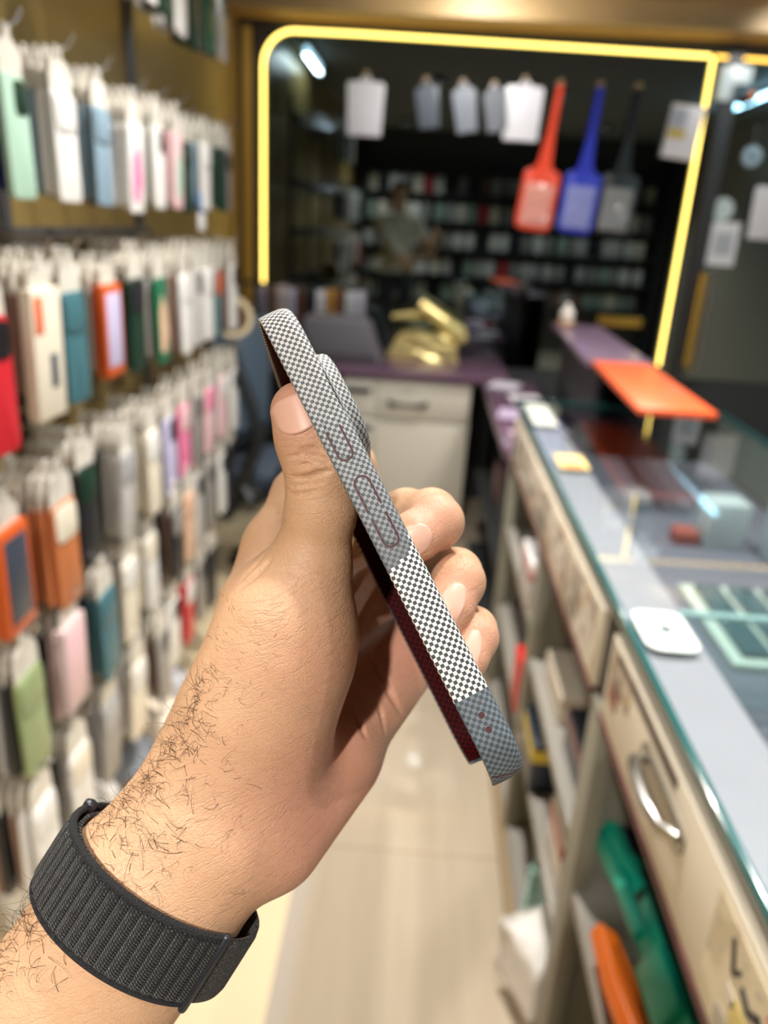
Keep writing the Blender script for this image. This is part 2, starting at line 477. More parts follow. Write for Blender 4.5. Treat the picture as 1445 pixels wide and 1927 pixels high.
# ================================================================== the phone case in the hand
W_, L_, T_ = 74.0, 152.0, 10.45
CASE_B = np.array([[-0.0098, 0.4492, 0.8934], [0.2131, 0.8738, -0.4371], [0.977, -0.1861, 0.1043]])
CASE_O = np.array([-38.8, -61.0, 224.0])
def fit_pose():
    return CASE_B, CASE_O
cB = RC @ CASE_B                            # case axes (across, down, thickness) in the world
u_, s_, v_ = np.linalg.svd(cB); cB = u_ @ v_
case = empty('phone_case', label='open phone case in grey and white checkered weave, held edge-on in the hand', cat='phone case')
_cw = cam_to_world(CASE_O)
case.matrix_world = Matrix([(*[float(x) for x in cB[i] * [1, 1, -1]], float(_cw[i])) for i in range(3)] + [(0, 0, 0, 1)])
def checker(name, dark_inside=False):
    m, nt, out = new_mat(name); g = NT(nt)
    b = g.n('ShaderNodeBsdfPrincipled'); g.l(b.outputs[0], out.inputs[0])
    uv = g.n('ShaderNodeUVMap'); uv.uv_map = 'weave'; sp = g.n('ShaderNodeSeparateXYZ'); g.l(uv.outputs[0], sp.inputs[0])
    cell = 1.06 if not dark_inside else 1.25
    cu = g.m('FLOOR', g.m('DIVIDE', sp.outputs[0], cell)); cv = g.m('FLOOR', g.m('DIVIDE', sp.outputs[1], cell))
    ck = g.m('FLOORED_MODULO', g.m('ADD', cu, cv), 2.0)
    if dark_inside:
        cc = g.mix(ck, srgb(72, 7, 11), srgb(20, 5, 7)); g.l(cc, b.inputs['Base Color'])
        b.inputs['Roughness'].default_value = 0.7; b.inputs['Specular IOR Level'].default_value = 0.08
        return m
    # the bands of the weave: pale to mid grey partly from shade put into the colour, a white block, slate towards the bottom end
    yc = g.m('MULTIPLY', cu, cell); vc = g.m('MULTIPLY', cv, cell)
    r1 = g.n('ShaderNodeValToRGB'); e = r1.color_ramp.elements
    e[0].position = 0.0; e[0].color = srgb(208, 205, 202); e[1].position = 1.0; e[1].color = srgb(116, 120, 124)
    for p, c_ in ((0.30, srgb(190, 189, 188)), (0.55, srgb(160, 163, 165)), (0.85, srgb(138, 142, 146))):
        x = r1.color_ramp.elements.new(p); x.color = c_
    g.l(g.m('DIVIDE', yc, 87.0, clamp=True), r1.inputs[0])
    # stepped borders
    stw = g.m('GREATER_THAN', g.m('ADD', yc, g.m('ADD', g.m('MULTIPLY', vc, 0.3), g.m('MULTIPLY', g.m('MAXIMUM', g.m('SUBTRACT', vc, 7.0), 0.0), 1.6))), 88.0)
    enw = g.m('GREATER_THAN', yc, 127.0)
    light = g.mix(stw, r1.outputs[0], srgb(238, 233, 225)); light = g.mix(enw, light, srgb(106, 116, 124))
    dark = g.mix(stw, srgb(78, 82, 86), srgb(58, 62, 64)); dark = g.mix(enw, dark, srgb(66, 73, 79))
    cc = g.mix(ck, light, dark); g.l(cc, b.inputs['Base Color'])
    b.inputs['Roughness'].default_value = 0.55; b.inputs['Specular IOR Level'].default_value = 0.35
    bp = g.n('ShaderNodeBump'); bp.inputs['Strength'].default_value = 0.15; bp.inputs['Distance'].default_value = 0.0001
    g.l(ck, bp.inputs['Height']); g.l(bp.outputs[0], b.inputs['Normal'])
    return m
WEAVE = checker('checkered_weave'); LINING = checker('red_lining', True)
REDG = plain('dark_red_rubber', srgb(66, 18, 26), 0.6)
def plan(off, n=14):
    """rounded outline inset by off; returns points, arc length, outward normals"""
    R = 14.0; pts = []
    segs = [((R, R), 180, 270), ((W_ - R, R), 270, 360), ((W_ - R, L_ - R), 0, 90), ((R, L_ - R), 90, 180)]
    out = []
    for si, ((cx, cy), a0, a1) in enumerate(segs):
        for k in range(n + 1):
            a = math.radians(a0 + (a1 - a0) * k / n); out.append((cx, cy, math.cos(a), math.sin(a)))
        # straight run to the next corner
        (nx, ny), b0, _ = segs[(si + 1) % 4][0], segs[(si + 1) % 4][1], 0
        a = math.radians(a1); m = 20
        for k in range(1, m):
            out.append((cx + (nx - cx) * k / m, cy + (ny - cy) * k / m, math.cos(a), math.sin(a)))
    P = np.array([(x + (R - off) * c, y + (R - off) * s_) for x, y, c, s_ in out])
    return P
OUT0 = plan(0.0); NP = len(OUT0)
# arc length running down the near side: starts at the top middle and follows the near side first
def arc_u():
    # u = position down the long side (y) on the sides, continued round the corners by arc length
    d = np.linalg.norm(np.diff(np.vstack([OUT0, OUT0[:1]]), axis=0), axis=1)
    s = np.concatenate([[0], np.cumsum(d)])[:-1]; tot = d.sum()
    i_mid = int(np.argmin(np.abs(OUT0[:, 1] - L_ / 2) + np.abs(OUT0[:, 0]) * 10))
    u = (s - s[i_mid]); u = (u + tot / 2) % tot - tot / 2
    # near side is walked upward in list order, so flip to make u grow downward
    if OUT0[(i_mid + 1) % NP][1] < OUT0[i_mid][1]: u = -u
    return u + OUT0[i_mid][1]
UARC = arc_u()
def cut_t(p):
    """height at which the wall starts: the bottom end is open towards the lip"""
    if p[1] > L_ - 6 and 11.0 < p[0] < 63.0: return 6.6
    return 0.0
prof = [(0.95, 0.45), (0.45, 0.0), (0.12, 0.35), (0.0, 1.2), (-0.12, 3.2), (-0.15, 5.2), (-0.08, 7.0), (0.15, 8.2), (0.7, 9.3), (1.6, 10.05), (2.8, 10.4), (4.2, 10.45)]
inner = [(0.95, 0.45), (1.25, 0.6), (1.45, 1.2), (1.4, 4.0), (1.4, 7.6), (2.2, 8.7), (3.4, 9.05), (4.6, 9.1)]
def sweep(pr, flip):
    V, F, UV = [], [], []
    dl = 0; arc = [0]
    for (a, b) in zip(pr, pr[1:]): arc.append(arc[-1] + math.hypot(b[0] - a[0], b[1] - a[1]))
    for j, (off, t) in enumerate(pr):
        P = plan(off)
        for i in range(NP):
            c = cut_t(OUT0[i]); tt = t if c == 0 else max(t, c + 0.0001 * t)
            V.append((P[i][0], P[i][1], tt)); UV.append((UARC[i], arc[j] - 1.0 + (0 if c == 0 else 0)))
    for j in range(len(pr) - 1):
        for i in range(NP):
            i2 = (i + 1) % NP; q = (j * NP + i, j * NP + i2, (j + 1) * NP + i2, (j + 1) * NP + i)
            F.append(q if not flip else q[::-1])
    cap = [(len(pr) - 1) * NP + i for i in range(NP)]
    return V, F, UV, cap
def uv_layer(ob, UV):
    me = ob.data; l = me.uv_layers.new(name='weave')
    for lp in me.loops: l.data[lp.index].uv = UV[lp.vertex_index]
V, F, UV, cap = sweep(prof, False)
c0 = len(V); V.append((W_ / 2, L_ / 2, T_)); UV.append((L_ / 2, 40))
# back plate: rings inset down to the middle strip so the weave stays square
shell_uv = list(UV)
frame = mesh_obj('frame', V[:-1], F, WEAVE, case, smooth=True); uv_layer(frame, UV[:-1])
tag(frame, 'grey, white and slate checkered woven shell')
def plate(name, t, off, mat, th, yo=0.0):
    P = plan(off); N = len(P); V = [(x, y, t) for x, y in P] + [(x, y, t - th) for x, y in P]
    F = [tuple(range(N)), tuple(range(2 * N - 1, N - 1, -1))] + [(i, (i + 1) % N, N + (i + 1) % N, N + i) for i in range(N)]
    ob = mesh_obj(name, V, F, mat, case); uv_layer(ob, [(y + yo, x + 0.0) for x, y, _ in V])
    bmx = bmesh.new(); bmx.from_mesh(ob.data); bmesh.ops.recalc_face_normals(bmx, faces=bmx.faces); bmx.to_mesh(ob.data); bmx.free()
    return ob
plate('back_plate', T_ + 0.0, 4.1, WEAVE, 0.6)
Vi, Fi, UVi, capi = sweep(inner, True)
lin = mesh_obj('lining', Vi, Fi, LINING, case, smooth=True); uv_layer(lin, UVi); tag(lin, 'dark red checkered inside of the case')
pl = plate('lining_floor', 9.15, 4.4, LINING, 0.3)
# raised camera bump with rounded shoulders
def bump_mesh():
    pr = [(-2.2, 10.1), (-1.2, 10.55), (-0.5, 11.3), (-0.1, 12.4), (0.2, 13.4), (0.9, 14.1), (2.0, 14.45), (3.5, 14.5)]
    x0, x1, y0, y1, R = 3.2, 70.8, 17.5, 50.5, 13.5; V, F, UV = [], [], []
    base = rrect(x0, x1, y0, y1, R, 12); N = len(base); cx, cy = (x0 + x1) / 2, (y0 + y1) / 2
    arc = 0; last = None
    for off, t in pr:
        q = rrect(x0 + off, x1 - off, y0 + off, y1 - off, R - off, 12)
        if last: arc += math.hypot(off - last[0], t - last[1])
        last = (off, t)
        for (a, b) in q:
            V.append((a, b, t)); UV.append((b, arc + a * 0.35))
    for j in range(len(pr) - 1):
        for i in range(N):
            F.append((j * N + i, j * N + (i + 1) % N, (j + 1) * N + (i + 1) % N, (j + 1) * N + i))
    F.append(tuple((len(pr) - 1) * N + i for i in range(N)))
    ob = mesh_obj('camera_bump', V, F, WEAVE, case, smooth=True); uv_layer(ob, UV)
    bmx = bmesh.new(); bmx.from_mesh(ob.data); bmesh.ops.recalc_face_normals(bmx, faces=bmx.faces); bmx.to_mesh(ob.data); bmx.free()
    ob.data.set_sharp_from_angle(angle=math.radians(60))
    return ob
bump_mesh()
# side buttons: pads framed by dark red grooves
def near_side_w(t):
    return float(np.interp(t, [p[1] for p in prof[1:]], [p[0] for p in prof[1:]]))
def groove(name, path, wdt=0.55, parent=case):
    V, F = [], []
    P = [np.array(p, float) for p in path]; n = len(P)
    for i in range(n):
        d = P[min(i + 1, n - 1)] - P[max(i - 1, 0)]; d /= np.linalg.norm(d); nn = np.array([-d[1], d[0]])
        for s in (-1, 1):
            q = P[i] + nn * s * wdt / 2; V.append((near_side_w(q[1]) - 0.05, q[0], q[1]))
        for s in (-1, 1):
            q = P[i] + nn * s * wdt / 2; V.append((near_side_w(q[1]) + 0.4, q[0], q[1]))
    for i in range(n - 1):
        a, b = 4 * i, 4 * i + 4
        F += [(a, a + 1, b + 1, b), (a + 2, b + 2, b + 3, a + 3), (a, b, b + 2, a + 2), (a + 1, a + 3, b + 3, b + 1)]
    F += [(0, 2, 3, 1), (4 * n - 4, 4 * n - 3, 4 * n - 1, 4 * n - 2)]
    return mesh_obj(name, V, F, REDG, parent)
def pill(y0, y1, tc, hw, h=.22):
    """slightly raised pad on the near side"""
    V, F, UV = [], [], []
    rings = [(0.0, -0.02), (0.25, h * .7), (0.6, h), (hw - .05, h)]
    for off, up in rings:
        for (a, b) in rrect(y0 + off, y1 - off, tc - hw + off, tc + hw - off, max(hw - off, .04), 7):
            V.append((near_side_w(b) - up, a, b)); UV.append((a, b))
    N = len(V) // len(rings)
    for j in range(len(rings) - 1):
        for i in range(N): F.append((j * N + i, j * N + (i + 1) % N, (j + 1) * N + (i + 1) % N, (j + 1) * N + i))
    F.append(tuple((len(rings) - 1) * N + i for i in range(N)))
    ob = mesh_obj('button', V, F, WEAVE, case, smooth=True); uv_layer(ob, UV); return ob
def upath(y0, y1, t0, t1, rnd, top=True):
    """half of a pill outline"""
    r = (t1 - t0) / 2; tc = (t0 + t1) / 2
    arc = [(y1 - r + r * math.sin(a), tc + r * math.cos(a)) for a in np.linspace(0, PI, 11)]
    return [(y0, t1)] + [(y0 + (y1 - r - y0) * k / 6, t1) for k in range(1, 6)] + arc + [(y1 - r - (y1 - r - rnd) * k / 6, t0) for k in range(1, 7)]
b1 = pill(41.0, 55.0, 4.5, 1.95); groove('button_groove', upath(45.0, 55.4, 2.3, 6.7, 45.5), parent=b1)
b2 = pill(61.4, 82.4, 4.9, 1.95)
lo = upath(73.2, 82.8, 2.7, 7.1, 73.8); groove('button_groove', lo, parent=b2)
up = [(2 * 72.0 - y, t) for y, t in upath(73.4, 82.9, 2.7, 7.1, 72.6)]; groove('button_groove', up, parent=b2)
for yy in (132.8, 136.8):
    c = []
    mbh = MB()
    V = []; F = []
    for k in range(16):
        a = 2 * PI * k / 16; V.append((near_side_w(5) - 0.06, yy + 0.85 * math.cos(a), 5.0 + 0.85 * math.sin(a)))
    for k in range(16):
        a = 2 * PI * k / 16; V.append((near_side_w(5) + 0.5, yy + 0.85 * math.cos(a), 5.0 + 0.85 * math.sin(a)))
    F = [tuple(range(16)), tuple(range(31, 15, -1))] + [(k, (k + 1) % 16, 16 + (k + 1) % 16, 16 + k) for k in range(16)]
    mesh_obj('lanyard_hole', V, F, REDG, case); mbh.bm.free()
# seam across the near bottom corner
def corner_groove(ang, t0, t1):
    R = 14.0; V, F = [], []; n = 14
    for i in range(n + 1):
        t = t0 + (t1 - t0) * i / n; off = near_side_w(t); sk = (t - t0) * .035
        for lift in (.05, -.4):
            for da in (-.020, .020):
                a = math.radians(ang) + da - sk; V.append((R + (R - off + lift) * math.cos(a), L_ - R + (R - off + lift) * math.sin(a), t))
    for i in range(n):
        a, b = 4 * i, 4 * i + 4
        F += [(a, a + 1, b + 1, b), (a + 2, b + 2, b + 3, a + 3), (a, b, b + 2, a + 2), (a + 1, a + 3, b + 3, b + 1)]
    F += [(0, 2, 3, 1), (4 * n, 4 * n + 1, 4 * n + 3, 4 * n + 2)]
    return mesh_obj('corner_seam', V, F, REDG, case)
corner_groove(132, .5, 9.4)
# millimetres -> metres; the thickness axis runs the other way round in the object's own right-handed frame
def finish_case(o):
    for ch in o.children:
        if ch.type == 'MESH':
            ch.data.transform(Matrix.Diagonal((0.001, 0.001, -0.001, 1.0))); ch.data.flip_normals()
        finish_case(ch)
finish_case(case)
# ================================================================== hair on the arm
def grad_n(p):
    q = (p - fd.lo) / fd.h; i = np.clip(np.round(q).astype(int), 2, np.array(fd.n) - 3)
    g = np.array([_base[i[0] + 2, i[1], i[2]] - _base[i[0] - 2, i[1], i[2]], _base[i[0], i[1] + 2, i[2]] - _base[i[0], i[1] - 2, i[2]], _base[i[0], i[1], i[2] + 2] - _base[i[0], i[1], i[2] - 2]], float)
    return _n(g) if np.linalg.norm(g) > 1e-6 else np.array([0, 0, -1.0])
HAIRM = plain('hair', srgb(34, 22, 16), 0.45)
hv, hf = [], []
def strand(p, ln, r0):
    n = grad_n(p); axis = _n(WRI - ARM1)
    d = _n(n * rng.uniform(.35, .8) + axis * rng.uniform(-.2, 1.0) + rng.normal(0, .35, 3) + np.array([-.35, -.1, 0]))
    curl_ax = _n(np.cross(n, d) + rng.normal(0, .45, 3)); curl = rng.uniform(1.2, 3.6) * rng.choice([-1, 1, 1])
    N = 8; step = ln / N; P = p - n * .4; pts = [P]
    for i in range(N):
        a = curl / N; d = _n(d * math.cos(a) + np.cross(curl_ax, d) * math.sin(a) - n * 0.04)
        P = P + d * step
        pts.append(P)
    o = len(hv)
    for i, P in enumerate(pts):
        t = pts[min(i + 1, N)] - pts[max(i - 1, 0)]; u = _n(np.cross(t, [.3, .2, 1])); w = _n(np.cross(t, u)); r = r0 * (1 - .75 * i / N)
        for k in range(3):
            a = 2 * PI * k / 3; hv.append(P + u * r * math.cos(a) + w * r * math.sin(a))
    for i in range(N):
        for k in range(3):
            a = o + i * 3 + k; b = o + i * 3 + (k + 1) % 3; hf.append((a, b, b + 3, a + 3))
def lerp_contour(C, v): return float(np.interp(v, [c[1] for c in C], [c[0] for c in C]))
LEFTC = [(411, 1121), (400, 1170), (375, 1259), (349, 1329), (312, 1398), (266, 1465), (206, 1521), (150, 1580), (62, 1695), (0, 1761), (-60, 1820)]
def hairs(n, v0, v1, spread, ln, r0):
    c = 0
    while c < n:
        v = rng.uniform(v0, v1); off = abs(rng.normal(0, spread))
        u = lerp_contour(LEFTC, v) + 3 + off; vv = v + off * .35
        p = surf(u, vv, _base); c += 1
        if p is None: continue
        strand(p, rng.uniform(*ln), r0 * rng.uniform(.7, 1.2))
hairs(210, 1390, 1630, 95, (6, 13), .085); hairs(120, 1260, 1420, 45, (4, 9), .075); hairs(70, 1120, 1280, 55, (2, 4.5), .06)
hairs(110, 1280, 1540, 16, (6, 12), .075); hairs(70, 1650, 1800, 16, (6, 12), .075); hairs(170, 1660, 1840, 80, (6, 13), .085)
hair = mesh_obj('arm_hair', [cam_to_world(p) for p in hv], hf, HAIRM, person); tag(hair, 'thin curly dark hairs', kind='stuff')

# ================================================================== watch band
band = empty('watch_band', label='black woven ribbed watch band around the hairy wrist', cat='watch band')
bA = _n(np.array([.535, -.845, 0.0])); b2 = -_n(ZC - bA * (bA @ ZC)); b1 = np.cross(bA, b2)
if b1[0] < 0: b1 = -b1
BC = ARM1.copy() + bA * 0.0
band.location = cam_to_world(BC)
bw = lambda p: np.array(cam_to_world(p)) - np.array(cam_to_world(BC))
def band_grid(th0, th1, A, B, half, nth, ns, rib, edge, thick, closed=False, bow=0.0, shift=0.0):
    """strap: outer skin with ribs, rounded edges and an inner skin, as one closed sheet"""
    prof = []
    for j in range(ns + 1):
        s = -1 + 2 * j / ns; prof.append((s * half, 1.0))
    prof = [(x, 1 - .0) for x, _ in prof]
    ring = [(x, 'o') for x, _ in prof] + [(half + .35, 'm'), ] + [(x, 'i') for x, _ in prof[::-1]] + [(-half - .35, 'm')]
    V, UV = [], []; arc = 0; last = None
    for i in range(nth + (0 if closed else 1)):
        th = th0 + (th1 - th0) * i / nth
        c, s_ = math.cos(th), math.sin(th)
        pt = np.array([A * c, B * s_]); arc += 0 if last is None else float(np.linalg.norm(pt - last)); last = pt
        nrm = _n([c / A, s_ / B])
        rb = abs(math.sin(arc * PI / 3.55)) ** .55 if rib else 0
        for (x, w) in ring:
            e = max(0, (abs(x) - half + 1.5) / 1.5) if abs(x) < half + .1 else 1
            out = (thick + (rib * rb * (1 - min(1, e * 1.3)) if rib else 0)) if w == 'o' else (thick * .5 if w == 'm' else 0)
            if w == 'o': out -= edge * e * e
            q = pt + nrm * out
            V.append(BC + b1 * (q[0] + shift) + b2 * q[1] + bA * (x + bow * (1 - s_) * 0)); UV.append((arc, x))
    m = len(ring); n = nth if closed else nth + 1; F = []
    for i in range(nth):
        for k in range(m):
            a = i * m + k; b = i * m + (k + 1) % m; c_ = ((i + 1) % n) * m + (k + 1) % m; d = ((i + 1) % n) * m + k
            F.append((a, b, c_, d))
    if not closed: F += [tuple(range(m)), tuple(range((n - 1) * m, n * m))[::-1]]
    return V, F, UV
def band_mat(name, base, fleck, amount, rs):
    m, nt, out = new_mat(name); g = NT(nt)
    b = g.n('ShaderNodeBsdfPrincipled'); g.l(b.outputs[0], out.inputs[0])
    uv = g.n('ShaderNodeUVMap'); uv.uv_map = 'weave'; sp = g.n('ShaderNodeSeparateXYZ'); g.l(uv.outputs[0], sp.inputs[0])
    st = g.m('SINE', g.m('MULTIPLY', g.m('ADD', sp.outputs[1], g.m('MULTIPLY', sp.outputs[0], .55)), 2 * PI / 0.85))
    st2 = g.m('SINE', g.m('MULTIPLY', sp.outputs[0], 2 * PI / 0.9))
    h = g.m('MULTIPLY', g.m('ADD', st, 1.0), g.m('ADD', g.m('MULTIPLY', st2, .35), .65))
    nz = g.noise(uv.outputs[0], 2.1, 3, .7)
    fl = g.m('MULTIPLY', g.m('POWER', g.m('MULTIPLY', h, .5, clamp=True), 2.0), g.m('MULTIPLY', g.m('SUBTRACT', nz, rs, clamp=True), amount), clamp=True)
    g.l(g.mix(fl, base, fleck), b.inputs['Base Color']); b.inputs['Roughness'].default_value = .72; b.inputs['Specular IOR Level'].default_value = .3
    b.inputs['Sheen Weight'].default_value = .12
    bp = g.n('ShaderNodeBump'); bp.inputs['Strength'].default_value = .9; bp.inputs['Distance'].default_value = .0003
    g.l(h, bp.inputs['Height']); g.l(bp.outputs[0], b.inputs['Normal']); return m
NYLON = band_mat('black_nylon', srgb(11, 12, 15), srgb(160, 156, 146), 4.2, .47)
LOOPM = band_mat('loop_fabric', srgb(24, 25, 29), srgb(190, 184, 170), 6.0, .48)
EDGE_ = plain('edge_fabric', srgb(30, 31, 34), .9, bump=.8, bscale=1500)
BLK = plain('black_plastic', srgb(30, 33, 40), .32)
def band_part(name, mat, *a, **k):
    V, F, UV = band_grid(*a, **k)
    ob = mesh_obj(name, [bw(p) for p in V], F, mat, band, smooth=True); uv_layer(ob, UV)
    bmx = bmesh.new(); bmx.from_mesh(ob.data); bmesh.ops.recalc_face_normals(bmx, faces=bmx.faces); bmx.to_mesh(ob.data); bmx.free()
    return ob
R_ = math.radians
tag(band_part('inner_strap', LOOPM, 0, 2 * PI, 30.6, 20.4, 10.5, 200, 10, 0, .5, 1.7, closed=True, shift=1.9), 'speckled black loop strap')
band_part('outer_strap', NYLON, R_(262), R_(41), 31.6, 22.4, 10.8, 520, 16, 1.05, .5, 1.0)
def band_tube(name, mat, s0, A, B, t0, t1, r, n=90):
    mb = MB(); mb.tube([bw(BC + b1 * A * math.cos(t) + b2 * B * math.sin(t) + bA * s0) for t in np.linspace(t0, t1, n)], r, 8); return mb.build(name, mat, band)
for s0 in (11.0, -11.0): band_tube('edge_binding', EDGE_, s0, 32.0, 22.8, R_(262), R_(40), .00115)
# the end bar that closes the loop
mb = MB(); th = R_(40); pc = BC + b1 * 32.7 * math.cos(th) + b2 * 23.6 * math.sin(th)
mb.tube([bw(pc + bA * s_) for s_ in (-13.2, -12.8, -11.8, 0, 11.8, 12.5, 12.9)], [.0006, .0011, .00135, .00135, .00135, .0011, .0006], 12)
tag(mb.build('end_bar', BLK, band), 'glossy black closing bar')
mb = MB(); th = R_(196); pc = BC + b1 * 32 * math.cos(th) + b2 * 23 * math.sin(th)
mb.tube([bw(pc + bA * s_) for s_ in (9.0, 9.5, 12.6, 13.2)], [.0012, .0022, .0022, .0012], 10); mb.build('buckle', BLK, band)
# the watch itself sits on the back of the wrist
mb = MB(); cb = BC - b2 * 25.0
corners = rrect(-17, 17, -20, 20, 8, 6)
V = []; F = []
for hgt, ins in ((0, 0.0), (-6, 0.0), (-8.5, 1.5), (-9.3, 4.0)):
    for (x, y) in corners: V.append(bw(cb + b1 * x * (1 - ins / 20) + bA * y * (1 - ins / 22) + b2 * hgt))
N = len(corners)
for j in range(3):
    for i in range(N): F.append((j * N + i, j * N + (i + 1) % N, (j + 1) * N + (i + 1) % N, (j + 1) * N + i))
F += [tuple(range(N)), tuple(range(3 * N, 4 * N))]
mb.bm.free(); wob = mesh_obj('watch_body', V, F, BLK, band, smooth=False)
bmx = bmesh.new(); bmx.from_mesh(wob.data); bmesh.ops.recalc_face_normals(bmx, faces=bmx.faces); bmx.to_mesh(wob.data); bmx.free()
# ================================================================== the shop: walls, floor, ceiling
YB = 4.05; XL = -0.95; XR = 2.9; YF = -1.9; ZC_ = 2.45
def floor_mat():
    m, nt, out = new_mat('floor_tiles'); g = NT(nt)
    b = g.n('ShaderNodeBsdfPrincipled'); g.l(b.outputs[0], out.inputs[0])
    tc = g.n('ShaderNodeTexCoord'); sp = g.n('ShaderNodeSeparateXYZ'); g.l(tc.outputs['Object'], sp.inputs[0])
    mp = g.n('ShaderNodeMapping'); mp.inputs['Scale'].default_value = (14, 1.2, 1); g.l(tc.outputs['Object'], mp.inputs['Vector'])
    st = g.noise(mp.outputs[0], 2.2, 4); cl = g.noise(tc.outputs['Object'], 3.0, 3)
    aisle = g.mix(g.m('MULTIPLY', g.m('SUBTRACT', st, .3, clamp=True), 1.1), srgb(182, 168, 148), srgb(166, 151, 131))
    side = g.mix(cl, srgb(226, 208, 174), srgb(212, 192, 156))
    edge = g.m('GREATER_THAN', sp.outputs[0], -0.205)
    c = g.mix(edge, side, aisle)
    band_ = g.m('LESS_THAN', g.m('ABSOLUTE', g.m('ADD', sp.outputs[0], 0.185)), 0.02)
    c = g.mix(g.m('MULTIPLY', band_, .55), c, srgb(168, 160, 152))
    jy = g.m('LESS_THAN', g.m('ABSOLUTE', g.m('SUBTRACT', g.m('FLOORED_MODULO', g.m('ADD', sp.outputs[1], 2.0), 0.6), 0.44)), 0.0025)
    c = g.mix(g.m('MULTIPLY', jy, .6), c, srgb(140, 124, 104))
    g.l(c, b.inputs['Base Color']); b.inputs['Roughness'].default_value = 0.07; b.inputs['Specular IOR Level'].default_value = 0.4
    return m
def struct(name, mb, mat): 
    o = mb.build(name, mat, smooth=False); o['kind'] = 'structure'; return o
GOLDW = plain('gold_laminate', srgb(168, 142, 86), .32, metal=.25, vary=.12, bscale=6)
MIRROR = plain('dark_mirror', (.15, .185, .195), .015, metal=1.0)
DARKW = plain('dark_paint', srgb(52, 55, 58), .6)
struct('floor', MB().box(XL - .1, XR + .1, YF - .1, YB + .1, -.1, 0), floor_mat())
struct('ceiling', MB().box(XL - .1, XR + .1, YF - .1, YB + .1, ZC_, ZC_ + .1), plain('ceiling_paint', srgb(150, 148, 142), .7))
struct('wall_left', MB().box(XL - .1, XL, YF, YB, 0, ZC_), GOLDW)
struct('wall_right', MB().box(XR, XR + .1, YF, YB, 0, ZC_), plain('wall_paint', srgb(190, 180, 165), .6))
struct('wall_front', MB().box(XL - .1, XR + .1, YF - .1, YF, 0, ZC_), plain('wall_paint_dark', srgb(96, 92, 88), .6))
struct('wall_back', MB().box(XL - .1, XR + .1, YB, YB + .1, 0, ZC_), DARKW)
struct('window_1', MB().box(-.815, 1.275, YB - .008, YB, .74, 2.2), MIRROR)
struct('window_2', MB().box(1.345, XR, YB - .008, YB, .74, 2.2), MIRROR)
struct('trim_1', MB().box(-.87, -.815, YB - .011, YB, .0, 2.215), plain('dark_frame', srgb(52, 46, 38), .5))
struct('trim_2', MB().box(1.275, 1.345, YB - .03, YB, .0, 2.2), plain('dark_frame_right', srgb(48, 48, 50), .4))
struct('trim_led_reflection', MB().box(-.925, -.89, YB - .02, YB, 1.095, 2.215).box(-.925, -.89, YB - .02, YB, .6, 1.075), plain('gold_led_reflection', srgb(226, 182, 84), .3, metal=.35))  # gold colour stands in for the LED strip's reflection in the frame
struct('trim_4', MB().box(XL, XR, YB - .2, YB, 2.25, 2.275, .004).box(XL, XR, YB - .18, YB, 2.275, 2.36).box(XL, XR, YB - .22, YB, 2.36, 2.375, .004), plain('gold_beam', srgb(196, 164, 112), .45, metal=.0, vary=.15, bscale=5))
struct('trim_5', MB().box(XL, XR, YB - .06, YB, 2.375, ZC_), DARKW)
# ---- LED strip lights on the back wall
LEDM = emit('led_glow', (1.0, .70, .15, 1), 5.2); LEDC = plain('led_holder', srgb(190, 160, 90), .5)
def led(name, pts, label, r=.0062, mat=LEDM):
    root = empty(name, (pts[0][0], YB - .02, pts[0][1]), label=label, cat='led strip')
    q = [(x - pts[0][0], 0, z - pts[0][1]) for x, z in pts]
    mb = MB(); mb.tube(q, r, 10); mb.build('glow_tube', mat, root)
    mb = MB(); mb.tube([(a, .011, c) for a, b, c in q], .005, 8); mb.build('channel', LEDC, root)
    return root
arc = [(-.83 + .145 - .145 * math.cos(a), 2.205 - .145 + .145 * math.sin(a)) for a in np.linspace(0, PI / 2, 10)]
led('led_strip', [(-.83, 1.09)] + arc + [(-.4 + .16 * k, 2.205 - .0018 * k) for k in range(11)], 'yellow led strip with a rounded corner framing the left and top of the mirror')
led('led_strip', [(1.213, 2.18), (1.213, 1.5), (1.213, .8)], 'straight vertical yellow led strip framing the right edge of the mirror')
LEDO = emit('led_glow_orange', (1.0, .58, .10, 1), 3.6)
led('led_strip', [(1.222, 2.186), (1.8, 2.176), (2.7, 2.165)], 'orange horizontal led strip running right from the corner of the mirror frame', mat=LEDO)
# ---- ceiling lights
LAMP = emit('lamp_white', (1, .96, .9, 1), 90.0); HOUS = plain('lamp_housing', srgb(60, 60, 62), .6); TUBE = emit('tube_white', (.62, .88, 1.0, 1), 9.0); TUBEB = emit('tube_white_bright', (.50, .82, 1.0, 1), 48.0)
WHITEP = plain('white_plastic', srgb(236, 234, 230), .35); METAL = plain('brushed_metal', srgb(190, 190, 192), .28, metal=1.0)
def downlight(x, y, label, power, r=.032):
    t = empty('ceiling_light', (x, y, ZC_), label=label, cat='ceiling light', group='round ceiling downlights')
    MB().lathe([(r + .004, 0), (r + .010, 0), (r + .010, -.05), (r + .004, -.05), (r + .004, 0)], n=24).build('housing', HOUS, t)
    MB().lathe([(r, -.004), (r, -.010)], n=24).build('diffuser', LAMP, t)
    l = bpy.data.lights.new('ceiling_lamp', 'AREA'); l.shape = 'DISK'; l.size = 2 * r; l.energy = power; l.color = (1, .96, .90); l.spread = math.radians(126)
    o = bpy.data.objects.new('ceiling_lamp', l); col.objects.link(o); o.location = (x, y, ZC_ - .052)
    return t
downlight(.75, 3.0, 'round ceiling downlight nearest the mirror wall', 12)
downlight(-.02, 1.6, 'round ceiling downlight above the middle of the aisle', 25)
downlight(.95, 1.3, 'round ceiling downlight above the glass counter', 14)
downlight(.25, .5, 'round ceiling downlight above the near end of the aisle', 8)
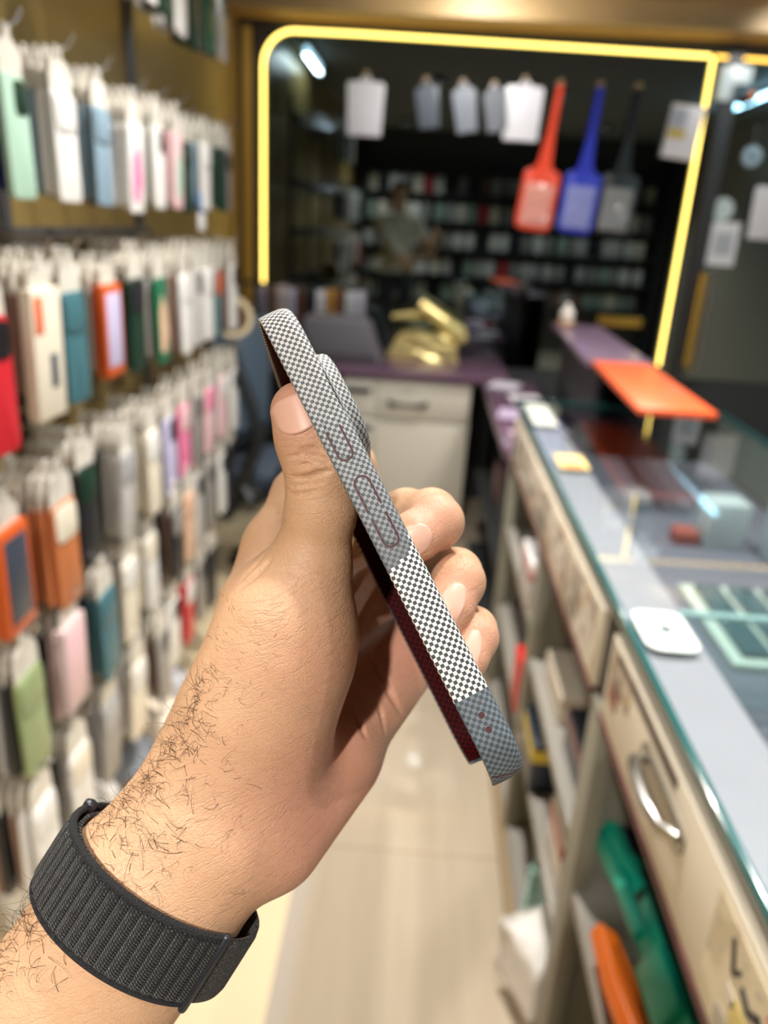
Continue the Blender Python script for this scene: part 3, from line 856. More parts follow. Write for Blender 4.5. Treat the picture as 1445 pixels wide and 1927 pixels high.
downlight(-.35, -.9, 'round ceiling downlight over the shelves facing the mirror', 32)
downlight(1.7, -.6, 'round ceiling downlight in the far right corner facing the mirror', 32)
def tube(x, y0, y1, z, label, power, mat=None):
    t = empty('tube_light', (x, (y0 + y1) / 2, z), label=label, cat='tube light', group='cool white tube lights'); h = (y1 - y0) / 2
    MB().tube([(0, -h, 0), (0, h, 0)], .014, 12).build('tube', mat or TUBE, t)
    MB().box(-.02, .02, -h - .03, h + .03, .016, .05, .004).build('fitting', WHITEP, t)
    if power <= 0: return
    l = bpy.data.lights.new('tube_lamp', 'AREA'); l.shape = 'RECTANGLE'; l.size = .03; l.size_y = 2 * h; l.energy = power; l.color = (.86, .95, 1)
    o = bpy.data.objects.new('tube_lamp', l); col.objects.link(o); o.location = (x, (y0 + y1) / 2, z - .03)
tube(-.86, 1.96, 2.6, 2.40, 'tube light on the ceiling over the left rack', 6)
tube(2.3, .8, 2.5, 2.40, 'tube light on the ceiling at the right wall', 0, TUBEB)
# tilted spotlights turned to the mirror wall; the right one is added to brighten it
dm = Vector((0, .80, -.60))
SPOTW = emit('spot_white', (1, .97, .92, 1), 700.0)
t = empty('spotlight', (1.5, 3.45, ZC_ - .06), label='added tilted ceiling spotlight brightening the things on the right glass panel', cat='spotlight')
MB().tube([-dm * .05, dm * .03], .036, 20, cap=False).tube([-dm * .05, -dm * .046], .036, 20).build('housing', HOUS, t)
MB().tube([dm * .0, dm * .004], .030, 20).build('diffuser', emit('spot_soft', (1, .97, .92, 1), 8.0), t)
MB().tube([(0, 0, .02), (0, 0, .06)], .008, 10).build('bracket', METAL, t)
t = empty('spotlight', (.16, 3.28, ZC_ - .06), label='tilted ceiling spotlight turned towards the hanging pouches', cat='spotlight')
MB().tube([-dm * .05, dm * .03], .036, 20, cap=False).tube([-dm * .05, -dm * .046], .036, 20).build('housing', HOUS, t)
MB().tube([dm * .0, dm * .004], .030, 20).build('diffuser', SPOTW, t)
MB().tube([(0, 0, .02), (0, 0, .06)], .008, 10).build('bracket', METAL, t)
for tx, ty, lx, ly, pw in ((.16, 3.28, .15, YB, 15), (1.5, 3.45, 1.5, YB, 13)):  # second lamp is added to brighten the things on the right panel
    l = bpy.data.lights.new('wall_spot_lamp', 'SPOT'); l.energy = pw; l.shadow_soft_size = .03; l.spot_size = math.radians(84); l.spot_blend = .9; l.color = (1, .97, .93)
    o = bpy.data.objects.new('wall_spot_lamp', l); col.objects.link(o); o.location = Vector((tx, ty, ZC_ - .06)) + dm * .035; o.rotation_euler = dm.to_track_quat('-Z', 'Y').to_euler()
# unseen spotlight on the hand; its cone rim is shaped to leave the thumb shaded
SP = Vector(cam_to_world(px(430, 1320, 235))); az, el = math.radians(242), math.radians(50)
ldir = Vector((math.cos(el) * math.sin(az), math.cos(el) * math.cos(az), math.sin(el)))
sloc = SP + ldir * 1.33
t = empty('spotlight', sloc, label='unseen ceiling spotlight aimed at the raised hand, beam edge shaped to shade the thumb', cat='spotlight')
ax_ = -ldir
MB().tube([Vector((0, 0, 0)) - ax_ * .05, Vector((0, 0, 0)) - ax_ * .01], .03, 20).build('housing', METAL, t)
MB().tube([(0, 0, .03), (0, 0, ZC_ - sloc.z)], .008, 10).build('bracket', METAL, t)
kl = bpy.data.lights.new('spot_lamp', 'SPOT'); kl.energy = 36; kl.shadow_soft_size = .012; kl.color = (1, .95, .87)
KEY = bpy.data.objects.new('spot_lamp', kl); col.objects.link(KEY); KEY.location = sloc
KEY.rotation_euler = (Vector(cam_to_world(px(330, 1500, 235))) - sloc).to_track_quat('-Z', 'Y').to_euler()
_aim = (Vector(cam_to_world(px(330, 1600, 235))) - sloc).normalized(); _rim = (Vector(cam_to_world(px(500, 1086, 236))) - sloc).normalized()
KEY.rotation_euler = _aim.to_track_quat('-Z', 'Y').to_euler()
kl.spot_size = 2 * _aim.angle(_rim); kl.spot_blend = .05
w = bpy.data.worlds.new('world'); scene.world = w; w.use_nodes = True
w.node_tree.nodes['Background'].inputs[0].default_value = (.05, .05, .055, 1)
# ================================================================== left wall: rack of hanging phone cases
_cm = {}
def cmat(rgb, rough=.38):
    k = (rgb, rough)
    if k not in _cm: _cm[k] = plain('plastic_%d_%d_%d' % rgb, srgb(*rgb), rough, coat=.15)
    return _cm[k]
WHT, CRM, GRY, LGY, DGR, BRN, NVY, MNT, PBL, GRN, TEA, ORNG, LAV, PNK, HPK, PCH, BLK_, RED, OLV, SIL = (232, 230, 226), (236, 226, 206), (150, 146, 142), (196, 192, 188), (18, 52, 38), (134, 104, 92), (26, 26, 84), (178, 212, 192), (132, 156, 172), (30, 104, 74), (66, 112, 122), (214, 92, 36), (196, 190, 222), (238, 196, 200), (238, 128, 168), (232, 190, 160), (34, 36, 40), (206, 36, 50), (148, 164, 116), (172, 172, 174)
CN = {WHT: 'white', CRM: 'cream', GRY: 'grey', LGY: 'pale grey', DGR: 'dark green', BRN: 'brown', NVY: 'navy blue', MNT: 'mint green', PBL: 'dusty blue', GRN: 'green', TEA: 'teal', ORNG: 'orange', LAV: 'lavender', PNK: 'pale pink', HPK: 'hot pink', PCH: 'peach', BLK_: 'black', RED: 'red', OLV: 'olive green', SIL: 'silver'}
TAGM = plain('clear_wrap', srgb(222, 216, 204), .35, coat=.25)
DARKHOLE = plain('dark_cutout', srgb(28, 28, 32), .3)
# local frame: origin at the hook hole; +X is the face that looks into the aisle; body hangs below
def body_mb(mb, h=.168, w=.076, th=.0105, top=-.052):
    mb.prism(rrect(-w / 2, w / 2, top - h, top, .011, 4), -th / 2, th / 2, 'X', .0022); return mb
def tag_mb(mb):
    mb.prism([(-.036, -.062), (.036, -.062), (.035, -.026), (.028, -.012), (.012, -.006), (.011, .012), (-.011, .012), (-.012, -.006), (-.028, -.012), (-.035, -.026)], -.0022, .0022, 'X'); return mb
def pack_single(h=.158):
    mb = MB(); body_mb(mb, h); mb.mi = 1; tag_mb(mb); o = mb.build('hanging_phone_case', [cmat(WHT), TAGM]); return o
def set_mat(o, m, slot=0):
    o.material_slots[slot].link = 'OBJECT'; o.material_slots[slot].material = m
def pack_front(style):
    """a front case with its own parts"""
    root = empty('hanging_phone_case'); 
    if style == 'case':
        b = body_mb(MB()).build('case_body', cmat(WHT), root)
        mb = MB(); mb.prism(rrect(-.004, .033, -.104, -.058, .009, 4), .0052, .0078, 'X', .0008); mb.build('camera_cutout', DARKHOLE, b)
    elif style == 'plain':
        b = body_mb(MB()).build('case_body', cmat(WHT), root)
        mb = MB(); mb.prism(rrect(-.034, .034, -.112, -.056, .014, 4), .0052, .0085, 'X', .0012); mb.build('camera_plateau', cmat(LGY), b)
    elif style == 'box':
        b = MB().box(-.011, .011, -.044, .044, -.225, -.046, .0015).build('box', cmat(WHT), root)
        MB().box(.0108, .0122, -.034, .034, -.205, -.062, .0004).build('window', cmat(LAV), b)
    elif style == 'art':
        b = body_mb(MB()).build('case_body', cmat(WHT), root)
        mb = MB(); mb.prism([(-.024, -.195), (.006, -.2), (.028, -.16), (.022, -.11), (.0, -.085), (-.02, -.12)], .0050, .0058, 'X'); mb.build('printed_art', cmat(HPK), b)
    elif style == 'label':
        b = MB().box(-.011, .011, -.046, .046, -.255, -.046, .003).build('box', cmat(WHT), root)
        MB().box(.0108, .0118, -.040, -.014, -.115, -.058, .0003).build('printed_label', cmat((236, 120, 80)), b)
        MB().box(.0108, .0118, .0, .022, -.205, -.15, .0003).build('printed_panel', cmat((60, 70, 88)), b)
    tag_mb(MB()).build('hang_tag', TAGM, root)
    return root
PROTO = {}
def get_pack(style):
    """first use builds it, later uses copy the thing and each of its parts"""
    if style not in PROTO:
        PROTO[style] = pack_single() if style == 'single' else pack_front(style); return PROTO[style]
    src = PROTO[style]; r = src.copy(); col.objects.link(r)
    for ch in src.children:
        c = ch.copy(); col.objects.link(c); c.parent = r
        for gch in ch.children:
            d = gch.copy(); col.objects.link(d); d.parent = c
    return r
def recolour(r, main, second=None):
    if r.type == 'MESH': set_mat(r, cmat(main)); return
    for ch in r.children:
        if ch.name.startswith('hang_tag'): continue
        set_mat(ch, cmat(main))
        if second is not None:
            for d in ch.children: set_mat(d, cmat(second))
ORD = ['first', 'second', 'third', 'fourth', 'fifth', 'sixth', 'seventh', 'eighth', 'ninth', 'tenth', 'eleventh', 'twelfth']
ROWZ = {'A': 2.02, 'B': 1.622, 'C': 1.318, 'D': .985, 'E': .735, 'F': .47}
ROWN = {'A': 'top row', 'B': 'second row', 'C': 'third row', 'D': 'fourth row', 'E': 'fifth row', 'F': 'bottom row'}
COLY = [1.07, 1.225, 1.375, 1.535, 1.685, 1.84, 1.97, 2.10, 2.23, 2.36, 2.49]
FRONT = {
 'A': {7: ('case', WHT, None), 8: ('case', DGR, None), 9: ('plain', GRN, DGR), 10: ('case', WHT, None), 6: ('case', DGR, None), 5: ('art', WHT, PCH)},
 'B': {0: ('case', BRN, None), 1: ('case', MNT, DGR), 2: ('plain', WHT, WHT), 3: ('plain', PBL, PBL), 4: ('art', WHT, HPK), 5: ('case', WHT, None), 6: ('art', PNK, MNT), 7: ('plain', DGR, DGR), 8: ('plain', WHT, WHT), 9: ('case', DGR, None), 10: ('case', GRY, None)},
 'C': {0: ('case', RED, None), 1: ('label', CRM, None), 2: ('plain', TEA, TEA), 3: ('box', ORNG, LAV), 4: ('plain', DGR, BLK_), 5: ('art', GRN, PCH), 6: ('plain', WHT, WHT), 7: ('case', LGY, None), 8: ('plain', WHT, WHT), 9: ('plain', TEA, ORNG), 10: ('case', WHT, None)},
 'D': {0: ('box', ORNG, (64, 70, 84)), 1: ('plain', (196, 118, 72), CRM), 2: ('plain', BLK_, DGR), 3: ('plain', LGY, SIL), 4: ('plain', CRM, WHT), 5: ('case', LAV, None), 6: ('plain', HPK, PNK), 7: ('case', GRY, None), 8: ('plain', PNK, HPK), 9: ('plain', PNK, WHT), 10: ('case', WHT, None)},
 'E': {0: ('plain', OLV, OLV), 1: ('box', (222, 196, 196), PNK), 2: ('plain', TEA, TEA), 3: ('plain', CRM, WHT), 4: ('plain', WHT, CRM), 5: ('plain', BLK_, GRY), 6: ('plain', PCH, PCH), 7: ('case', LGY, None), 8: ('case', GRY, None), 9: ('case', WHT, None), 10: ('case', BLK_, None)},
 'F': {0: ('plain', WHT, WHT), 1: ('plain', WHT, CRM), 2: ('plain', GRY, SIL), 3: ('plain', CRM, WHT), 4: ('case', GRY, None), 5: ('case', WHT, None), 6: ('plain', RED, WHT), 7: ('case', GRY, None), 8: ('case', BLK_, None)},
}
BACK = {'A': [WHT, DGR, DGR, LGY, BLK_], 'B': [WHT, WHT, LGY, PBL, WHT, NVY, SIL], 'C': [BRN, BRN, WHT, CRM, GRY, LGY], 'D': [BLK_, GRY, SIL, CRM, GRY, WHT], 'E': [GRY, BRN, LGY, BLK_, SIL, CRM], 'F': [BRN, GRY, LGY, SIL, BLK_, GRY]}
CN.update({(196, 118, 72): 'tan brown', (222, 196, 196): 'blush pink'})
STEEL = plain('chrome_wire', srgb(200, 200, 204), .22, metal=1.0)
RAILM = plain('rail_black', srgb(66, 66, 70), .45)
hook0 = None
rs = random.Random(5)
for rk in 'ABCDEF':
    z = ROWZ[rk]
    for ci, y in enumerate(COLY):
        if ci not in FRONT[rk]: continue
        style, main, second = FRONT[rk][ci]
        xf = -.612 + rs.uniform(-.012, .012); zz = z + rs.uniform(-.012, .012)
        # the hook
        if hook0 is None:
            mb = MB(); mb.tube([(-.325, 0, 0), (-.02, 0, 0), (.004, 0, .004), (.014, 0, .02)], .003, 8); hk = mb.build('display_hook', STEEL); hook0 = hk
        else:
            hk = hook0.copy(); col.objects.link(hk)
        hk.location = (xf + .005, y, zz + .0085)
        tag(hk, 'chrome wire hook, %s from the near end in the %s of the left rack' % (ORD[ci], ROWN[rk]), 'hook', 'chrome hooks of the left rack')
        n = (6 if ci < 5 else 4) if rk != 'A' else 4
        for k in range(n):
            o = get_pack(style if k == 0 else 'single')
            c = main if k == 0 else (BACK[rk][rs.randrange(len(BACK[rk]))] if rs.random() > .25 else main)
            if rk == 'B' and ci == 3: c = PBL if k < 2 else NVY
            if rk == 'B' and ci == 4 and k in (3, 4, 5): c = NVY
            if rk == 'C' and ci in (1, 2) and k > 0: c = BRN if k % 2 else (WHT if ci == 2 else BRN)
            recolour(o, c, second if k == 0 else None)
            o.location = (xf - .008 - k * .0175, y + rs.uniform(-.004, .004), zz)
            o.rotation_euler = (R_(rs.uniform(-2, 2)), R_(rs.uniform(-1.2, 1.2)), R_(rs.uniform(-2.5, 2.5)))
            if style in ('label', 'box') and k > 0: o.location.x -= .006
            if rk in 'CDEF' and style not in ('label', 'box') or (rk in 'DEF' and k > 0): o.scale = (1, 1.08, 1.18)
            if k == 0: lab = '%s phone case at the front of the %s hook, %s of rack' % (CN[c], ORD[ci], ROWN[rk])
            else: lab = '%s phone case, %s behind the front, %s hook, %s of rack' % (CN[c], ORD[k - 1], ORD[ci], ROWN[rk])
            tag(o, lab, 'phone case', 'phone cases hanging on the left rack')
rk_ = empty('display_rack', (-.93, 1.75, 0), label='black rail rack on the left wall carrying hooks of phone cases', cat='rack')
for zz in ROWZ.values(): MB().box(-.012, .012, -.85, .9, zz - .012, zz + .03, .003).build('rail', RAILM, rk_)
for yy in (-.78, .02, .86): MB().box(-.018, -.004, yy - .02, yy + .02, .05, 2.15, .003).build('upright', RAILM, rk_)
# the ring of tape and the tag hanging at the far end of the rack
t = empty('tape_roll', (-.655, 2.66, 1.075), label='beige roll of tape hanging at the far end of the rack', cat='tape roll')
MB().lathe([(.052, -.012), (.07, -.012), (.07, .012), (.052, .012), (.052, -.012)], n=32, axis='Y').build('tape', plain('beige_tape', srgb(222, 204, 168), .5), t)
t.rotation_euler = (0, 0, R_(20))
MB_ = MB().lathe([(.047, -.0125), (.0518, -.0125), (.0518, .0125), (.047, .0125), (.047, -.0125)], n=32, axis='Y').build('core', plain('card_core', srgb(120, 96, 70), .8), t)
t = empty('price_tag', (-.622, 2.2, 1.43), label='small blue and white tag hanging below the second row', cat='tag')
MB().box(-.003, .003, -.018, .018, -.03, .02, .001).build('blue_top', cmat((70, 130, 190)), t); MB().box(-.004, .004, -.024, .024, -.075, -.03, .002).build('paper', cmat(WHT), t)
# plastic wrapped packs lying on the floor under the rack
WRAP = plain('white_wrap', srgb(226, 222, 216), .22, coat=.5, bump=.5, bscale=40)
def bag(x, y, sx, sy, sz, rz, mat, label, seed):
    r2 = random.Random(seed); bm_ = bmesh.new(); bmesh.ops.create_cube(bm_, size=1.0)
    bmesh.ops.subdivide_edges(bm_, edges=bm_.edges[:], cuts=5, use_grid_fill=True)
    for v in bm_.verts:
        p = v.co.copy(); f = 1 - .28 * max(0, abs(p.x) * 2 - .5) - .2 * max(0, abs(p.y) * 2 - .6)
        v.co = Vector((p.x * sx * (1 + r2.uniform(-.06, .06)), p.y * sy * (1 + r2.uniform(-.06, .06)), (p.z + .5) * sz * f * (1 + (r2.uniform(-.16, .16) if p.z > 0 else 0))))
    me_ = bpy.data.meshes.new('plastic_pack'); bm_.to_mesh(me_); bm_.free(); me_.materials.append(mat); me_.shade_smooth()
    o = link(bpy.data.objects.new('plastic_pack', me_)); o.location = (x, y, .001); o.rotation_euler = (0, 0, rz)
    tag(o, label, 'plastic pack', 'wrapped packs on the floor under the rack'); return o
bag(-.70, 1.20, .16, .13, .15, .3, WRAP, 'white wrapped pack on the floor at the near end of the rack', 1)
bag(-.735, 1.385, .17, .14, .16, -.2, WRAP, 'white wrapped pack, second from the near end on the floor', 2)
bag(-.66, 1.56, .13, .13, .13, .5, cmat((120, 124, 130)), 'grey wrapped pack on the floor below the pink cases', 3)
bag(-.655, 1.73, .15, .13, .14, .1, plain('cream_wrap', srgb(240, 226, 206), .3, coat=.4, bump=.4, bscale=30), 'cream wrapped pack on the floor under the rack', 4)
bag(-.84, 1.70, .14, .14, .2, .2, WRAP, 'tall white wrapped pack against the left wall', 5)
bag(-.70, 1.93, .13, .12, .12, -.4, cmat((190, 190, 194)), 'silver wrapped pack on the floor at the far end of the rack', 6)
# ================================================================== right: glass display counter
CREAMB = plain('cream_laminate', srgb(226, 214, 192), .45, vary=.05, bscale=8)
GREYB = plain('grey_laminate', srgb(138, 134, 120), .5, vary=.06, bscale=10)
GREYL = plain('pale_grey_board', srgb(152, 147, 138), .5)
TEALG = plain('green_glass_edge', srgb(22, 88, 88), .15, coat=.6)
MARBLE = plain('marble_border', srgb(180, 172, 180), .3, coat=.5, vary=.06, bscale=14)
TOPG = glass('counter_glass', (.93, .97, .97), .012)
CASEG = plain('dark_velvet', srgb(112, 110, 122), .55, vary=.12, bscale=9)
X0, X1, Y0, Y1, ZT = .28, .86, .12, 2.2, .95
ct = empty('display_counter', (X0, Y0, 0), label='long glass topped display counter with cream drawers on the right of the aisle', cat='counter')
def C(mb, name, mat, parent=ct, smooth=True):
    o = mb.build(name, mat, parent, smooth); o.matrix_parent_inverse = Matrix.Translation(-Vector((X0, Y0, 0))); return o
C(MB().box(X0 + .004, X1, Y0, Y1, ZT - .008, ZT), 'glass_top', TOPG, smooth=False)
tag(C(MB().box(X0 - .004, X0 + .004, Y0, Y1, ZT - .011, ZT + .002, .002).box(X0, X1, Y1, Y1 + .006, ZT - .01, ZT + .001).box(X1, X1 + .008, Y0, Y1, ZT - .011, ZT + .001, .002), 'glass_edge', TEALG), 'green polished edge of the glass')
C(MB().box(X0 + .006, X0 + .085, Y0, Y1, ZT - .03, ZT - .0085), 'marble_border', MARBLE)
C(MB().box(X0 + .012, X0 + .03, Y0, Y1, ZT - .05, ZT - .03), 'front_rail', plain('dark_rail', srgb(58, 54, 48), .5))
C(MB().box(X0 + .085, X1, Y0, Y1, .79, .80), 'case_floor', CASEG)
C(MB().box(X1, X1 + .012, Y0, Y1, .05, ZT - .012), 'back_panel', GREYB)
C(MB().box(X0 + .085, X1, .926, .934, .80, ZT - .01), 'glass_divider', glass('divider_glass', (.86, .95, .94), .05), smooth=False)
C(MB().box(X0 + .085, X1, .924, .936, ZT - .014, ZT - .009), 'divider_edge', plain('pale_green_edge', srgb(168, 200, 198), .2))
for yy in (.94, 2.17): C(MB().box(X0 + .002, X0 + .03, yy - .03, yy + .03, 0, .785, .002).box(X0 + .03, X1, yy - .012, yy + .012, 0, .785), 'side_panel', GREYB)
C(MB().box(X0 + .002, X0 + .03, 1.50, 1.545, 0, .785, .002).box(X0 + .03, X1, 1.51, 1.53, 0, .785), 'side_panel', GREYB)
C(MB().box(X0 + .002, X0 + .03, Y0, Y0 + .04, 0, .785, .002).box(X0 + .03, X1, Y0, Y0 + .02, 0, .785), 'side_panel', GREYB)
for (ya, yb, zz) in ((Y0 + .02, .928, .455), (Y0 + .02, .928, .03), (.952, 1.51, .50), (.952, 1.51, .30), (.952, 1.51, .03), (1.53, 2.158, .56), (1.53, 2.158, .30), (1.53, 2.158, .03)):
    C(MB().box(X0 + .02, X1, ya, yb, zz, zz + .018).box(X0 + .006, X0 + .02, ya, yb, zz - .006, zz + .02, .002), 'shelf', GREYL)
C(MB().box(X0 - .012, X1, Y0, Y1, .0, .028), 'plinth', plain('brown_plinth', srgb(150, 130, 100), .5))
REDTRIM = plain('red_trim', srgb(84, 26, 30), .5); HAND_ = plain('satin_handle', srgb(200, 196, 188), .25, metal=1.0)
def drawer(ya, yb, nm='drawer', handle_y=None):
    d = C(MB().box(X0 - .002, X0 + .016, ya, yb, .79, .915, .002), nm, CREAMB)
    mi = d.matrix_parent_inverse
    def S(mb, n, mat):
        o = mb.build(n, mat, d); return o
    S(MB().box(X0 - .004, X0 + .016, ya, yb, .782, .7905), 'edge_trim', REDTRIM)
    if handle_y is not None:
        hm = MB(); hm.tube([(X0 - .004, handle_y - .06, .868), (X0 - .018, handle_y - .05, .868), (X0 - .022, handle_y - .02, .868), (X0 - .022, handle_y + .02, .868), (X0 - .018, handle_y + .05, .868), (X0 - .004, handle_y + .06, .868)], [.006, .008, .009, .009, .008, .006], 12)
        S(hm, 'handle', HAND_)
        S(MB().prism(rrect(handle_y - .075, handle_y + .075, .851, .885, .016, 5), X0 - .0045, X0 - .0015, 'X', .001), 'handle_plate', plain('pewter_plate', srgb(150, 142, 128), .35, metal=.8))
        S(MB().box(X0 - .0035, X0 - .001, handle_y - .03, handle_y + .21, .899, .910), 'slot', plain('dark_slot', srgb(66, 48, 44), .6))
    return d
C(MB().box(X0 + .008, X0 + .02, .905, .972, .78, .92), 'gap_strip', plain('dark_gap', srgb(44, 40, 38), .6))
near_d = drawer(Y0 + .02, .905, handle_y=.655)
far_d = drawer(.972, 2.14)
# worn stickers and printed drawings on the drawer fronts: thin paper, one part each
def sticker_mat(name, base, inks, scale, thr=.52, seed=0.0):
    m, nt, out = new_mat(name); g = NT(nt)
    b = g.n('ShaderNodeBsdfPrincipled'); g.l(b.outputs[0], out.inputs[0]); b.inputs['Roughness'].default_value = .4
    tc = g.n('ShaderNodeTexCoord'); mp = g.n('ShaderNodeMapping'); mp.inputs['Location'].default_value = (seed, seed * 2, seed * .7); g.l(tc.outputs['Object'], mp.inputs['Vector'])
    c = base
    for i, (ink, s) in enumerate(inks):
        mp2 = g.n('ShaderNodeMapping'); mp2.inputs['Location'].default_value = (i * 3.1, i * 1.7, i * 2.3); g.l(mp.outputs[0], mp2.inputs['Vector'])
        n = g.noise(mp2.outputs[0], scale * s, 3, .6); c = g.mix(g.m('MULTIPLY', g.m('SUBTRACT', n, thr + .04 * i, clamp=True), 9.0, clamp=True), c, ink)
    g.l(c, b.inputs['Base Color']); return m
STK = sticker_mat('sticker_sheet', srgb(232, 222, 206), [(srgb(120, 112, 104), 1.0), (srgb(176, 160, 140), 1.6), (srgb(190, 132, 70), 1.2), (srgb(84, 44, 84), .9), (srgb(70, 74, 78), 1.4)], 13, .47)
def paper(y0, y1, z0, z1, mat, parent, name='sticker', off=0.0):
    return MB().box(X0 - .0032 - off, X0 - .0015, y0, y1, z0, z1).build(name, mat, parent)
for (a, b_, c_, d_) in ((1.0, 1.22, .80, .905), (1.24, 1.42, .80, .90), (1.44, 1.70, .795, .905), (1.72, 1.93, .80, .908), (1.95, 2.12, .80, .905)): paper(a, b_, c_, d_, STK, far_d)
st2 = sticker_mat('sticker_torn', srgb(206, 190, 170), [(srgb(84, 60, 50), 1.0), (srgb(60, 56, 50), 1.5), (srgb(176, 140, 60), 1.3)], 26, .5, 4.2)
paper(.80, .89, .86, .912, st2, near_d); paper(.845, .885, .832, .862, plain('brown_scrap', srgb(150, 96, 78), .5), near_d)
LINE_ = plain('ink_black', srgb(48, 46, 42), .5)
stp = paper(.24, .50, .795, .905, sticker_mat('sticker_sketch', srgb(228, 214, 184), [(srgb(206, 190, 158), .7), (srgb(186, 176, 150), 1.8)], 24, .5, 1.3), near_d)
def ink(pts, mat, parent, wd=.003, lift=.0045):
    mb = MB()
    for (y, z), (y2, z2) in zip(pts, pts[1:]):
        L = math.hypot(y2 - y, z2 - z); ny, nz = -(z2 - z) / L * wd / 2, (y2 - y) / L * wd / 2
        mb.prism([(y + ny, z + nz), (y2 + ny, z2 + nz), (y2 - ny, z2 - nz), (y - ny, z - nz)], X0 - lift, X0 - .003, 'X')
    return mb.build('print', mat, parent)
ink([(.462, .893), (.452, .868), (.442, .880)], LINE_, stp, .005); ink([(.436, .872), (.420, .866), (.405, .878), (.40, .845)], LINE_, stp, .007)
ink([(.405, .848), (.39, .828), (.37, .806)], plain('ink_olive', srgb(128, 112, 60), .5), stp, .004)
for yy, zz, wy, wz, c in ((.43, .842, .024, .026, (222, 200, 110)), (.452, .815, .022, .024, (186, 178, 160)), (.42, .815, .014, .016, (216, 196, 120)), (.448, .85, .02, .012, (226, 216, 196))):
    MB().prism(rrect(yy - wy / 2, yy + wy / 2, zz - wz / 2, zz + wz / 2, .005, 3), X0 - .0042, X0 - .003, 'X').build('print', cmat(c), stp)
ink([(.398, .893), (.380, .885)], cmat((206, 92, 76)), stp, .006)
# ---- things under and on the counter
TEALP = plain('teal_plastic', srgb(16, 158, 132), .38, coat=.2); ORGP = plain('orange_plastic', srgb(226, 108, 22), .38, coat=.2); DKP = plain('near_black_plastic', srgb(30, 34, 40), .4)
gun = empty('toy_blaster', (X0 + .092, .70, .552), label='teal and black toy blaster standing on the counter shelf under the near drawer', cat='toy')
gp = MB(); gp.prism([(-.30, -.015), (-.22, -.03), (.06, -.025), (.17, -.035), (.28, -.03), (.32, .0), (.325, .04), (.29, .07), (.16, .06), (.12, .03), (.06, .04), (-.12, .045), (-.22, .04), (-.30, .03)], -.022, .022, 'X', .006)
gp.build('body', TEALP, gun)
MB().prism([(.165, -.012), (.265, -.012), (.295, .012), (.285, .045), (.175, .04)], -.0235, .0235, 'X', .004).build('trigger_opening', DKP, gun)
gp = MB(); gp.tube([(0, .05, .055), (0, .2, .062), (0, .235, .05)], .012, 10); gp.build('top_rail', TEALP, gun)
gp = MB(); gp.tube([(0, .055, -.03), (0, .16, -.022), (0, .2, -.022)], .012, 10); gp.build('lower_barrel', TEALP, gun)
MB().box(-.026, .026, -.06, .02, .028, .06, .004).build('sight', TEALP, gun)
MB().box(-.02, .02, -.13, -.02, -.085, -.024, .003).build('magazine', cmat((92, 34, 44)), gun)
MB().tube([(0, -.145, -.03), (0, -.15, -.06), (0, -.175, -.065), (0, -.185, -.03)], .007, 8).build('trigger_guard', DKP, gun)
MB().prism([(-.23, -.03), (-.18, -.03), (-.19, -.125), (-.24, -.125)], -.016, .016, 'X', .005).build('grip', TEALP, gun)
gun.rotation_euler = (0, R_(-66), R_(2)); gun.scale = (1, 1, .8)
MB().box(-.0232, .0232, -.10, .15, .018, .032, .002).build('dark_channel', DKP, gun)
og = empty('toy_pistol', (X0 + .03, .70, .515), label='small orange toy pistol lying beside the teal toy blaster on the shelf', cat='toy')
MB().prism([(-.10, -.02), (.02, -.025), (.11, -.012), (.115, .02), (.02, .028), (-.10, .02)], -.015, .015, 'X', .005).build('body', ORGP, og)
MB().prism([(-.07, -.004), (.08, -.002), (.08, .006), (-.07, .006)], -.0162, .0162, 'X').build('groove', cmat((120, 52, 12)), og)
MB().prism([(-.10, -.015), (-.06, -.015), (-.075, -.042), (-.12, -.042)], -.011, .011, 'X', .004).build('grip', cmat((70, 66, 84)), og); og.rotation_euler = (0, R_(-60), R_(4)); og.scale = (.85, .85, .85)
def boxthing(name, label, cat, x0, x1, y0, y1, z0, z1, mat, lid=None, group=None, rz=0.0, bev=.003):
    cx, cy = (x0 + x1) / 2, (y0 + y1) / 2
    t = empty(name, (cx, cy, z0), rz, label, cat, group)
    MB().box(x0 - cx, x1 - cx, y0 - cy, y1 - cy, 0, z1 - z0, bev).build('body', mat, t)
    if lid is not None: MB().box(x0 - cx - .001, x1 - cx + .001, y0 - cy - .001, y1 - cy + .001, (z1 - z0) * .62, (z1 - z0) * .86, .001).build('band', lid, t)
    return t
boxthing('carton', 'white paper bag on the middle shelf at the far end of the counter', 'bag', X0 + .0, X0 + .12, 1.60, 1.76, .579, .70, cmat((214, 208, 206)), cmat((206, 150, 150)))
boxthing('carton', 'black carton with a red mark on the upper middle shelf', 'box', X0 + .03, X0 + .16, 1.02, 1.20, .519, .60, cmat((28, 34, 44)), cmat((110, 28, 44)))
boxthing('carton', 'beige carton lying behind the black one on the upper shelf', 'box', X0 + .03, X0 + .18, 1.26, 1.44, .519, .58, cmat((216, 204, 184)), cmat((190, 176, 156)))
boxthing('carton', 'navy and yellow carton on the lower shelf of the counter', 'box', X0 + .0, X0 + .10, 1.30, 1.44, .319, .44, cmat((20, 32, 48)), cmat((206, 176, 40)))
boxthing('carton', 'white carton with a red side on the lower shelf near the post', 'box', X0 + .02, X0 + .12, 1.05, 1.17, .319, .43, cmat((226, 216, 206)), cmat((170, 54, 40)))
t = empty('coil_cord', (X0 + .03, 1.22, .05), label='pale green coiled cord hanging in the lowest shelf bay', cat='cord')
MB().tube([(.018 * math.cos(a), .018 * math.sin(a) - .02 * a / 40, .005 + a * .0046) for a in np.linspace(0, 40, 140)], .005, 6).build('coil', cmat((150, 190, 176)), t)
bag(X0 + .03, 1.08, .12, .13, .15, .4, WRAP, 'white plastic bag on the bottom shelf of the counter', 11).location.z = .049
